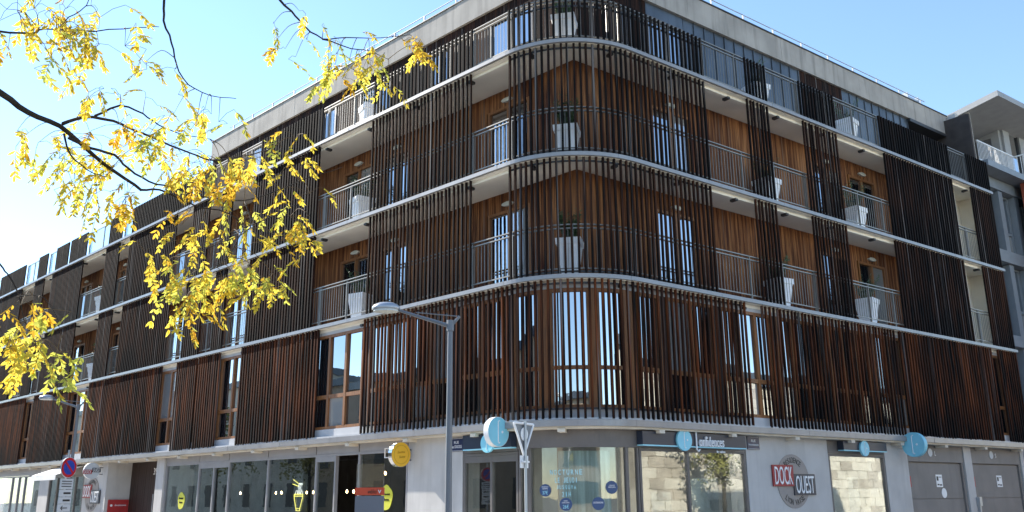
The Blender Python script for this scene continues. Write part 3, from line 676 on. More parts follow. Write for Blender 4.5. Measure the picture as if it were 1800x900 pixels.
# salon sign boxes
def sign_box(s, u0, u1, z0, z1, label):
    e = empty('sign_box', label, 'sign')
    part('box', M['navy'], e, lambda m: m.box(s, u0, u1, DG - .22, DG - .042, z0, z1)); part('light_strip', M['txtc'], e, lambda m: m.box(s, u0, u1, DG - .225, DG - .05, z0 - .025, z0 - .002)); return e
e = sign_box('L', 1.95, 3.45, 2.70, 3.0, 'plain navy sign box above the salon door'); c = P('L', 2.62, DG - .25, 2.8)
part('round_logo', M['cyan'], e, lambda m: m.disc(c, NRM['L'], XL, .2, .05, 40)); logo(c + NRM['L'] * .028, XL, Zv, .2, e)
e = sign_box('R', 1.85, 5.2, 2.72, 3.0, 'long dark sign box with white Confidences lettering above the salon windows'); c = P('R', 3.08, DG - .25, 2.84)
part('round_logo', M['cyan'], e, lambda m: m.disc(c, NRM['R'], XR, .23, .05, 40)); logo(c + NRM['R'] * .028, XR, Zv, .23, e)
text('onfidences', P('R', 3.98, DG - .225, 2.83), XR, Zv, .82, .22, M['txtw'], e, .04); text('le salon', P('R', 4.3, DG - .225, 2.62), XR, Zv, .28, .06, M['txtw'], e, .01)
m = MB(); cc = P('R', 3.50, DG - .25, 2.85)
m.tube([cc + XR * .09 + Zv * .19, cc + XR * .03 + Zv * .22, cc - XR * .02 + Zv * .18, cc - XR * .02 - Zv * .20, cc + XR * .03 - Zv * .24, cc + XR * .08 - Zv * .20], .017, 8); m.build('lettering', M['txtw'], e)
e = sign_box('R', 9.1, 11.1, 2.78, 3.0, 'short sign box with small round logo above the window near the garages'); c = P('R', 9.98, DG - .25, 2.83)
part('round_logo', M['cyan'], e, lambda m: m.disc(c, NRM['R'], XR, .2, .05, 40)); logo(c + NRM['R'] * .028, XR, Zv, .2, e)
# window lettering of the salon (printed on the curved pane)
def tang(k, d, z):
    a = A0 + k * TH; n = Vector((math.cos(a), math.sin(a), 0)); return path(sK(k), d, z), Vector((-math.sin(a), math.cos(a), 0)), n
for t, k, z, wd, h in (('NOCTURNE', .40, 2.16, .70, .10), ('LE JEUDI', .40, 2.0, .48, .10), ("JUSQU'À", .40, 1.86, .42, .075), ('21H', .40, 1.72, .2, .09)):
    for i, ch in enumerate(t):
        if ch == ' ': continue
        kk = k + (i - (len(t) - 1) / 2) * wd / len(t) / (1.9 * TH); c, x, n = tang(kk, DG - .002, z); text(ch, c, x, Zv, wd / len(t) * (.62 if ch not in "I'1" else .2), h, M['txtc'], cw, .003, 'pane_lettering')
for k, z, r, t1, t2 in ((.235, 1.80, .125, 'FORFAIT\nFEMME', '37€'), (.395, 1.52, .13, 'FORFAIT\nCOUPE HOMME', '26€'), (.64, 1.53, .13, 'EXTENSIONS', ''), (.75, 1.85, .13, 'LISSAGE\nBRESILIEN', '')):
    c, x, n = tang(k, DG - .004, z); st = part('round_sticker', M['bluedisc'], cw, lambda m: m.disc(c, n, x, r, .006, 36))
    text(t1, c + n * .005 + Zv * (.05 if t2 else .02), x, Zv, .15 if '\n' in t1 else .2, .06 if '\n' in t1 else .035, M['txtw'], cw, .002, 'pane_lettering')
    if t2: text(t2, c + n * .005 - Zv * .045, x, Zv, .12, .075, M['txtc'], cw, .002, 'pane_lettering')
# restaurant window stickers and neon bowl
def blob(u, z, w_, h_, label):
    e = empty('window_sticker', label, 'sticker'); c = P('L', u, DG + .012, z)
    m = MB(); n = 30; vs = []
    for o in (-.003, .003):
        for i in range(n):
            a = 2 * math.pi * i / n; rr = 1 + .06 * math.sin(3 * a + 1) + .04 * math.sin(5 * a); vs.append(c + NRM['L'] * o + XL * math.cos(a) * w_ * rr + Zv * math.sin(a) * h_ * rr)
    m.add(vs, [tuple(range(n - 1, -1, -1)), tuple(range(n, 2 * n))] + [(i, (i + 1) % n, n + (i + 1) % n, n + i) for i in range(n)])
    m.build('sticker_sheet', M['lime'], e)
    scribble(c + NRM['L'] * .008 + Zv * .07, XL, w_ * 1.2, .09, M['ink'], e, 7); scribble(c + NRM['L'] * .008 - Zv * .06, XL, w_ * .9, .09, M['ink'], e, 8)
blob(17.35, 1.62, .24, .27, 'yellow blob shaped sticker on the restaurant pane nearest the entrance pillar')
blob(6.45, 1.68, .22, .30, 'yellow blob shaped sticker on the restaurant pane behind the grey stele')
nb = empty('neon_sign', 'yellow and white neon noodle bowl with chopsticks inside the restaurant window', 'neon sign')
def nl(pts, mat, r=.009): part('neon_tube', M[mat], nb, lambda m: m.tube([P('L', 10.55 - x, DG + .12, 1.66 + y) for x, y in pts], r, 6))
nl([(-.22, .12), (.22, .12), (.2, .0), (.1, -.26), (-.1, -.26), (-.2, .0), (-.22, .12)], 'neony'); nl([(-.2, .07), (.2, .07)], 'neony'); nl([(-.08, -.26), (-.09, -.32), (.09, -.32), (.08, -.26)], 'neony')
nl([(-.30, .52), (-.02, .40)], 'neony'); nl([(-.32, .40), (-.02, .33)], 'neony')
for o in (-.03, .03, .09): nl([(o, .13), (o + .03, .22), (o, .30), (o + .02, .38), (o + .06, .42), (o + .09, .37)], 'neonw', .006)
nl([(-.16, .13), (-.13, .22), (-.07, .22), (-.04, .13)], 'neonw', .006); nl([(.1, .13), (.12, .21), (.18, .2), (.2, .13)], 'neonw', .006)
part('backing_sheet', M['tglass'], nb, lambda m: m.box('L', 10.1, 11.0, DG + .14, DG + .146, 1.2, 2.35))
# awning
aw = empty('awning', 'small white canvas awning over the shop door at the far end', 'awning')
def awf(m):
    a, b = 25.9, 28.6
    for z0, z1, d0, d1 in (('', 0, 0, 0),):
        vs = [P('L', a, DG - .03, 2.98), P('L', b, DG - .03, 2.98), P('L', b, -.75, 2.62), P('L', a, -.75, 2.62), P('L', a, DG - .03, 2.96), P('L', b, DG - .03, 2.96), P('L', b, -.74, 2.60), P('L', a, -.74, 2.60)]
        m.add(vs, [(0, 1, 2, 3), (7, 6, 5, 4), (0, 3, 7, 4), (1, 5, 6, 2), (0, 4, 5, 1), (3, 2, 6, 7)])
part('canvas', M['awning'], aw, awf); part('valance', M['awning'], aw, lambda m: m.box('L', 25.9, 28.6, -.755, -.735, 2.42, 2.598))

# ================================================================ PLANTERS ON THE BALCONIES
def planter(s, u, d, zf, label, h=.82, turn=0.0):
    rv = random.Random(int(u * 37 + zf * 91)); u += rv.uniform(-.15, .15) if not turn else 0; h *= rv.uniform(.9, 1.06); c = P(s, u, d, zf); x, n = RD[s], NRM[s]; turn_ = turn if turn else rv.uniform(-.25, .25)
    x, n = x * math.cos(turn_) + n * math.sin(turn_), n * math.cos(turn_) - x * math.sin(turn_)
    e = empty('planter', label, 'planter', c, 'white planters on the balconies'); m = MB()
    def ring(hw, z): return [x * a * hw + n * b * hw + Zv * z for a, b in ((-1, -1), (1, -1), (1, 1), (-1, 1))]
    rs = [ring(.16, 0), ring(.25, h - .14), ring(.275, h - .14), ring(.285, h), ring(.25, h), ring(.245, h - .06)]
    vs = [v for r in rs for v in r]; fs = [(3, 2, 1, 0)]
    for i in range(5):
        for k in range(4): fs.append((4 * i + k, 4 * i + (k + 1) % 4, 4 * i + 4 + (k + 1) % 4, 4 * i + 4 + k))
    m.add(vs, fs); fs2 = (20, 21, 22, 23); m.f.append(fs2); m.m.append(1); m.build('pot', [M['pot'], M['soil']], e)
    rng = random.Random(int(u * 100 + zf * 10)); m = MB()
    for i in range(70 if turn else rng.randint(18, 40)):
        a = rng.uniform(0, 6.28); l = rng.uniform(.25, .85); sp_ = .25 if turn else rng.uniform(.3, .5); tip = Vector((math.cos(a) * l * sp_, math.sin(a) * l * sp_, l)); b0 = Vector((math.cos(a) * .08, math.sin(a) * .08, h - .08))
        m.tube([b0, b0 + tip * .5 + Vector((0, 0, .03)), b0 + tip], [.006, .004, .002], 4)
        for j in range(16):
            t = rng.uniform(.25, 1); q = b0 + tip * t; dr = Vector((rng.uniform(-1, 1), rng.uniform(-1, 1), rng.uniform(-.2, 1))).normalized(); l2 = rng.uniform(.06, .13); sd_ = dr.orthogonal().normalized() * .016
            m.add([q, q + dr * l2 * .5 + sd_, q + dr * l2, q + dr * l2 * .5 - sd_], [(0, 1, 2, 3)])
    m.build('shrub', M['leafd'], e, recalc=False); return e
cu = path(sK(.47), .55, 0)
def corner_planter(zf, lab):
    e = planter('R', cu.dot(v3(dR)), -cu.dot(v3(nR)), zf, lab, h=.86, turn=-TH / 2)
corner_planter(Z2 + .05, 'white tapered planter with shrub behind the corner slats on the third floor')
corner_planter(Z3 + .05, 'white tapered planter with shrub behind the corner slats on the second floor')
corner_planter(Z1 + .05, 'white tapered planter with green shrub on the rounded corner of the attic terrace')
for zf, nm in ((Z1 + .05, 'attic terrace'), (Z2 + .05, 'third floor balcony'), (Z3 + .05, 'second floor balcony')):
    planter('L', 8.15, .55, zf, 'white tapered planter, sunlit side %s, second bay from the corner' % nm)
    planter('R', 7.45, .5, zf, 'white tapered planter, shaded side %s, beside the narrow slat panel' % nm)
    planter('R', 11.55, .5, zf, 'white tapered planter, shaded side %s, bay before the long slat panel' % nm)
    if zf < Z1: planter('L', 26.4, .5, zf, 'white tapered planter on the %s far along the sunlit side' % nm)

# ================================================================ NEIGHBOUR BUILDING
N = empty('neighbour_building', 'grey neighbouring building with overhanging flat roof and white balcony railing', 'building')
grp('wall', 'steelblue', [('R', 19.6, 34, 1.0, 1.3, .13, 12.6), ('R', 19.6, 34, .55, 1.0, 12.55, 12.95), ('R', 19.6, 34, .5, 1.0, 9.7, 10.15), ('R', 19.6, 34, .5, 1.0, 6.6, 7.0), ('R', 19.6, 34, .5, 1.0, 3.2, 3.7)], N)
for i, u in enumerate((20.1, 21.5, 22.8, 24.1, 25.4, 26.7)):
    for z0, z1 in ((.2, 3.18), (3.72, 6.58), (7.02, 9.68), (10.17, 12.53)):
        part('column', M['steelblue'], N, lambda m: m.box('R', u, u + .32, .6, .998, z0, z1))
        window('R', u + .34, u + 1.28, .9, z0, z1, 1, (z0 + z1) / 2 - .3, fm='steelblue', par=N)
grp('balcony_slab', 'steelblue', [('R', 19.7, 30, .0, 3.0, 12.97, 13.2)], N)
m = MB(); m.box('R', 19.75, 22.6, .28, .33, 14.0, 14.04); m.box('R', 19.75, 22.6, .29, .32, 13.28, 13.31)
for i in range(27): m.box('R', 19.76 + i * .108, 19.775 + i * .108, .295, .315, 13.22, 14.0)
m.box('R', 22.58, 22.62, -.9, .28, 14.0, 14.04)
for i in range(10): m.box('R', 22.59, 22.605, -.9 + i * .12, -.885 + i * .12, 13.22, 14.0)
m.build('balcony_railing', M['white'], N)
grp('penthouse_wall', 'greywall', [('R', 23.3, 23.5, 1.0, 8, 13.2, 16.0), ('R', 23.5, 24.0, .9, 1.1, 13.2, 16.0), ('R', 24.9, 25.5, .9, 1.1, 13.2, 16.0), ('R', 26.4, 34, .9, 1.1, 13.2, 16.0), ('R', 24.0, 26.4, .9, 1.1, 15.75, 16.0)], N)
part('side_window', M['glass'], N, lambda m: m.box('R', 23.28, 23.299, 1.3, 4.2, 13.5, 15.3))
for a in (24.02, 25.52): window('R', a, a + .86, 1.0, 13.22, 15.73, 1, fm='dark', par=N)
grp('partition_wall', 'render', [('R', 19.72, 19.9, .9, 6, 13.2, 15.3), ('R', 20.65, 20.8, .85, .99, 13.2, 15.55)], N)
def nroof(m):
    vs = []
    for z in (0, .22):
        vs += [P('R', 20.5, 2.2, 15.33 + z), P('R', 20.5, -.36, 15.75 + z), P('R', 34, -.36, 15.95 + z), P('R', 34, 2.2, 15.95 + z), ]
    m.hexa(vs)
    vs = [P('R', 20.5, 2.21, 15.35), P('R', 34, 2.21, 15.95), P('R', 34, 9, 15.95), P('R', 20.5, 9, 15.35), P('R', 20.5, 2.21, 15.57), P('R', 34, 2.21, 16.17), P('R', 34, 9, 16.17), P('R', 20.5, 9, 15.57)]; m.hexa(vs)
part('roof', M['greywall'], N, nroof)
grp('projecting_bay', 'redclad', [('R', 22.7, 30, -1.0, .27, .13, 12.96)], N)

# ================================================================ STREET FURNITURE
def W(x, y, z): return Vector((x - CX, y - CY, z))
def street_lamp(base, top, arm_dir, label, hgt):
    e = empty('street_lamp', label, 'street lamp', base); t = Vector((0, 0, hgt)); ad = Vector(arm_dir).normalized()
    part('pole', M['pole'], e, lambda m: m.tube([(0, 0, 0), (0, 0, .9), (0, 0, .92), (0, 0, hgt)], [.075, .075, .054, .038], 10), smooth=False)
    part('arm', M['pole'], e, lambda m: (m.tube([t + Vector((0, 0, -.05)), t + ad * .78 + Vector((0, 0, .2))], [.034, .02], 8), m.tube([t + Vector((0, 0, -.05)), t - ad * .14 + Vector((0, 0, .10))], [.032, .02], 8), m.tube([t - ad * .14 + Vector((0, 0, .10)), t + ad * .52 + Vector((0, 0, .165))], .008, 6), m.disc(t + Vector((0, 0, -.04)), Zv, ad, .055, .16, 12)))
    hc = t + ad * .97 + Vector((0, 0, .235)); m = MB(); n = 24; sd_ = ad.cross(Zv); prof = [(.02, .085), (.11, .078), (.175, .045), (.205, 0), (.19, -.028)]
    vs = []; fs = []
    for r, z in prof:
        for k in range(n): a = 2 * math.pi * k / n; vs.append(hc + ad * math.cos(a) * r * 1.05 + sd_ * math.sin(a) * r * .8 + Zv * z)
    for i in range(len(prof) - 1):
        for k in range(n): fs.append((i * n + k, i * n + (k + 1) % n, (i + 1) * n + (k + 1) % n, (i + 1) * n + k))
    fs.append(tuple(range(n - 1, -1, -1))); m.add(vs, fs); m.build('lamp_head', M['galv'], e, smooth=True)
    part('lens', M['lens'], e, lambda m: m.disc(hc - Zv * .035, Zv, ad, .145, .04, 24, rx=1.3)); return e
street_lamp(W(-.93, 13, .13), None, (-1, .0, 0), 'grey street lamp with single arm in front of the white pillar', 4.07)
street_lamp(W(-12.7, 26, .13), None, (-1, .0, 0), 'grey street lamp far down the street beyond the no parking sign', 4.2)
# no parking sign with plates
e = empty('no_parking_sign', 'round blue and red no parking sign with four small plates on a pole', 'road sign', W(-9.86, 20, .13))
fdir = Vector((.95, -.31, 0)).normalized(); xd = Vector((.31, .95, 0)).normalized()
part('pole', M['galv'], e, lambda m: m.tube([(0, 0, 0), (0, 0, 2.62)], .025, 8)); cc = Vector((0, 0, 2.24)) + fdir * .04
part('sign_back', M['plate'], e, lambda m: m.disc(cc, fdir, xd, .222, .02, 40)); part('red_ring', M['rred'], e, lambda m: m.disc(cc + fdir * .012, fdir, xd, .212, .006, 40))
part('blue_field', M['blue'], e, lambda m: m.disc(cc + fdir * .017, fdir, xd, .155, .006, 40)); part('red_bar', M['rred'], e, lambda m: m.obox(cc + fdir * .022, xd - Zv, fdir, xd + Zv, .36, .005, .045))
for z0, z1, t in ((1.78, 2.0, 3), (1.62, 1.765, 1), (1.47, 1.61, 1), (1.30, 1.46, 0)):
    pl = part('plate', M['plate'], e, lambda m: m.obox(Vector((0, 0, (z0 + z1) / 2)) + fdir * .035, xd, fdir, Zv, .36, .012, z1 - z0))
    if t == 0: part('arrow', M['ink'], e, lambda m: (m.obox(Vector((0, 0, 1.38)) + fdir * .043, xd, fdir, Zv, .18, .003, .02), m.obox(Vector((0, 0, 1.40)) + fdir * .043 - xd * .07, xd + Zv, fdir, Zv - xd, .07, .003, .018), m.obox(Vector((0, 0, 1.36)) + fdir * .043 - xd * .07, xd - Zv, fdir, Zv + xd, .07, .003, .018)))
    else: part('print', M['ink'], e, lambda m: [m.obox(Vector((0, 0, z0 + (i + 1) * (z1 - z0) / (t + 1))) + fdir * .043 + xd * (.04 if t == 1 else 0), xd, fdir, Zv, .2 if t == 1 else .28, .003, .018 if t > 1 else .04) for i in range(t)])
# yield sign seen from behind
e = empty('yield_sign', 'inverted triangular road sign seen from its back on a thin galvanised pole', 'road sign', W(.2, 15, .13)); bd = Vector((-.84, .55, 0)).normalized(); xs = Vector((.55, .84, 0)).normalized()
part('pole', M['galv'], e, lambda m: m.tube([(0, 0, 0), (0, 0, 2.78)], .024, 8))
def tri(m, r, d0, d1, zc_=2.56):
    vs = []
    for o in (d0, d1):
        for a in (math.pi / 2 * 3, math.pi / 6, math.pi * 5 / 6): vs.append(Vector((0, 0, zc_)) + bd * o + xs * math.cos(a) * r + Zv * math.sin(a) * r)
    m.add(vs, [(2, 1, 0), (3, 4, 5), (0, 1, 4, 3), (1, 2, 5, 4), (2, 0, 3, 5)])
part('triangle_plate', M['pole'], e, lambda m: tri(m, .35, .03, .04))
rim = MB()
for i in range(3):
    an = [math.pi / 2 * 3, math.pi / 6, math.pi * 5 / 6]; a, b = an[i], an[(i + 1) % 3]
    rim.tube([Vector((0, 0, 2.56)) + bd * .03 + xs * math.cos(q) * .35 + Zv * math.sin(q) * .35 for q in (a, b)], .02, 6)
rim.build('rim', M['white'], e); part('centre_disc', M['white'], e, lambda m: m.disc(Vector((0, 0, 2.56)) + bd * .022, bd, xs, .11, .01, 20))
part('small_plate', M['white'], e, lambda m: (m.obox(Vector((0, 0, 2.11)) + bd * .03, xs, bd, Zv, .24, .012, .2), m.obox(Vector((0, 0, 2.11)) + bd * .0, xs, bd, Zv, .2, .03, .03)))
# bicycle stele
e = empty('bike_share_stele', 'grey bike hire stele with a red band near its top', 'stele', W(-1.97, 12.5, .13))
part('body', M['stele'], e, lambda m: m.obox((0, 0, .79), (1, .1, 0), (-.1, 1, 0), Zv, .385, .16, 1.58)); part('red_band', M['orange'], e, lambda m: m.obox((0, 0, 1.64), (1, .1, 0), (-.1, 1, 0), Zv, .39, .165, .10))
part('glass_top', M['tglass'], e, lambda m: m.obox((0, 0, 1.85), (1, .1, 0), (-.1, 1, 0), Zv, .37, .05, .31))
q = Vector((1, .1, 0)).normalized(); fd = Vector((.1, -1, 0)).normalized()
text("vélo'", Vector((.04, 0, 1.64)) + fd * .084, q, Zv, .13, .06, M['ink'], e, .003); text('v', Vector((.135, 0, 1.635)) + fd * .084, q, Zv, .045, .045, M['txtw'], e, .003)

# ================================================================ BUILDINGS ACROSS THE STREETS (seen in the glass)
def opposite(s, u0, u1, d0, h, mat, label, storeys=5, roofm='zinc'):
    e = empty('facing_building', label, 'building'); m = MB(); m.box(s, u0, u1, d0 - 10, d0, 0, h); m.build('wall', M[mat], e)
    n = int((u1 - u0) / 3.0)
    wm = MB(); fm_ = MB()
    for k in range(storeys):
        for i in range(n):
            a = u0 + (i + .5) * (u1 - u0) / n; z = 1.0 + k * (h - 1.2) / storeys
            wi = part('window', M[mat], e, lambda m: m.box(s, a - .62, a + .62, d0 - .02, d0 + .03, z - .08, z + 1.78)); part('pane', M['dark'], wi, lambda m: m.box(s, a - .52, a + .52, d0 + .031, d0 + .04, z, z + 1.7))
    part('roof', M[roofm], e, lambda m: m.box(s, u0 - .2, u1 + .2, d0 - 10.2, d0 + .3, h, h + .5))
opposite('L', 6, 44, -22, 9, 'stoneb', 'ochre building across the street mirrored in the sunlit side windows', 3)
opposite('L', 45, 110, -22, 10.5, 'stone', 'taller pale building further along the street mirrored in the sunlit side windows', 3)
opposite('R', 8, 90, -21, 8.5, 'stone', 'low pale stone building across the street mirrored in the salon windows', 0)
fbm = MB(); rng_ = random.Random(4)
for r_i in range(14):
    q = 10.0 + (r_i % 2) * .6
    while q < 70: fbm.box('R', q + .02, q + 1.18, -21 + .002, -21 + .03 + rng_.uniform(0, .03), .25 + r_i * .58, .25 + r_i * .58 + .55, rng_.choice([0, 0, 1])); q += 1.2
fo_ = [o for o in bpy.data.objects if o.name.startswith('facing_building') and o.get('label', '').startswith('low pale')][0]
M['stoned'] = pm('weathered_limestone', (.46, .40, .31), .85, .2, 1.2)
tag(fbm.build('stone_blocks', [M['stone'], M['stoned']], fo_), kind='stuff')
def street_tree(base, label, h, seed):
    rng = random.Random(seed); e = empty('street_tree', label, 'tree', base, 'trees across the street'); m = MB(); m.tube([(0, 0, 0), (.05, 0, h * .4), (0, .05, h * .8)], [.14, .1, .04], 10)
    for i in range(9):
        a = rng.uniform(0, 6.28); z = h * rng.uniform(.35, .7); m.tube([(0.03, 0, z), (math.cos(a) * h * .14, math.sin(a) * h * .14, z + h * .1), (math.cos(a) * h * .24, math.sin(a) * h * .24, z + h * .22)], [.05, .03, .01], 6)
    m.build('trunk', M['bark'], e); m = MB(); cl = [Vector((rng.gauss(0, h * .13), rng.gauss(0, h * .13), h * rng.uniform(.45, 1.0))) for i in range(40)]
    for i in range(1900):
        c = rng.choice(cl) + Vector((rng.gauss(0, .28), rng.gauss(0, .28), rng.gauss(0, .25))); d = Vector((rng.uniform(-1, 1), rng.uniform(-1, 1), rng.uniform(-1, .6))).normalized() * .09; q = d.orthogonal() * .5
        m.add([c, c + d + q, c + d * 2, c + d - q], [(0, 1, 2, 3)])
    tag(m.build('crown', M['leafy'], e, recalc=False), kind='stuff')
M['leafy'] = pm('olive_leaf', (.26, .25, .06), .6, .4, 9)
for i, (u_, h_) in enumerate(((27, 5.5),)): street_tree(P('R', u_, -18.5, 0), 'lone leafy tree in front of the low stone building across the street', h_, i)
for i, (u_, h_) in enumerate(((38, 7), (50, 8), (63, 7.5))): street_tree(P('L', u_, -18, 0), 'leafy tree in front of the ochre building across the street', h_, i + 5)

e = empty('facing_building', 'pale building on the far side of the square mirrored in the curved salon window', 'building')
part('wall', M['stoneb'], e, lambda m: m.wbox(-28, 22, -62, -50, 0, 9)); part('roof', M['zinc'], e, lambda m: m.wbox(-28.3, 22.3, -62.3, -49.6, 9, 9.5))
for k in range(3):
    for i in range(15):
        x = -26 + i * 3.3; z = 1.0 + k * 2.8; wi = part('window', M['stoneb'], e, lambda m: m.wbox(x - .6, x + .6, -50.02, -49.96, z, z + 1.8)); part('pane', M['dark'], wi, lambda m: m.wbox(x - .5, x + .5, -49.958, -49.95, z + .08, z + 1.72))
# ================================================================ FOREGROUND TREE
T = empty('autumn_tree', 'yellow leaved autumn tree reaching its thin branches into view', 'tree', W(-4.9, 4.2, 0))
TO = T.location.copy()
BR = [
 ([(2.03,-0.02,3.87), (2.14,0.16,3.82), (2.20,0.34,3.79), (2.29,0.52,3.78), (2.36,0.71,3.72), (2.45,0.90,3.65), (2.55,1.09,3.59)], 0.021, 0.009),
 ([(2.36,0.42,3.75), (2.41,0.55,3.85), (2.51,0.70,3.89), (2.62,0.86,3.88), (2.74,1.01,3.86), (2.86,1.17,3.85), (2.94,1.32,3.88), (3.11,1.45,3.97), (3.23,1.58,4.07)], 0.011, 0.003),
 ([(2.44,0.60,3.88), (2.57,0.64,3.96), (2.68,0.70,3.94), (2.75,0.78,3.90), (2.89,0.85,3.86), (3.02,0.91,3.86)], 0.008, 0.002),
 ([(2.31,0.53,3.74), (2.37,0.53,3.61), (2.48,0.52,3.51), (2.60,0.50,3.46)], 0.007, 0.002),
 ([(2.36,0.49,3.70), (2.43,0.63,3.69), (2.50,0.77,3.70), (2.53,0.92,3.67), (2.60,1.07,3.64), (2.69,1.20,3.65), (2.82,1.35,3.64), (3.08,1.48,3.65), (3.32,1.59,3.78), (3.45,1.70,3.89), (3.67,1.81,4.01)], 0.01, 0.002),
 ([(2.55,1.09,3.59), (2.64,1.15,3.61), (2.76,1.22,3.57), (2.85,1.29,3.54), (3.02,1.36,3.52), (3.11,1.44,3.44)], 0.008, 0.003),
 ([(3.10,1.44,3.63), (3.17,1.38,3.42), (2.98,1.29,3.28), (2.80,1.20,3.18)], 0.005, 0.002),
 ([(3.11,1.44,3.44), (3.29,1.48,3.54), (3.42,1.53,3.63), (3.50,1.61,3.58)], 0.004, 0.002),
 ([(3.11,1.44,3.44), (3.02,1.43,3.24), (2.91,1.39,3.12), (2.86,1.35,3.00)], 0.004, 0.0015),
 ([(2.09,0.01,4.14), (2.13,0.09,4.15), (2.26,0.17,4.18), (2.29,0.24,4.25), (2.52,0.32,4.28), (2.73,0.39,4.34), (2.83,0.46,4.38)], 0.008, 0.002),
 ([(2.38,0.19,4.22), (2.43,0.21,4.30), (2.51,0.22,4.38), (2.54,0.21,4.52)], 0.004, 0.002),
 ([(2.94,0.17,4.68), (2.92,0.28,4.45), (2.90,0.35,4.36), (2.93,0.42,4.26), (2.94,0.49,4.15), (2.99,0.56,4.06), (3.11,0.62,4.02), (3.25,0.66,4.01)], 0.009, 0.002),
 ([(3.33,0.74,4.88), (3.41,0.88,4.81), (3.45,1.00,4.80), (3.52,1.13,4.76), (3.61,1.25,4.74), (3.75,1.35,4.80), (3.97,1.46,4.86), (4.17,1.55,4.93)], 0.01, 0.002),
 ([(3.62,1.20,4.71), (3.80,1.28,4.68), (3.92,1.34,4.69), (4.04,1.42,4.67)], 0.005, 0.002),
 ([(2.17,0.11,2.98), (2.26,0.19,2.87), (2.28,0.24,2.83), (2.31,0.31,2.73), (2.32,0.38,2.62), (2.35,0.45,2.51)], 0.006, 0.002),
 ([(2.32,0.29,2.72), (2.42,0.32,2.73), (2.46,0.37,2.68), (2.50,0.44,2.54)], 0.003, 0.0015),
]
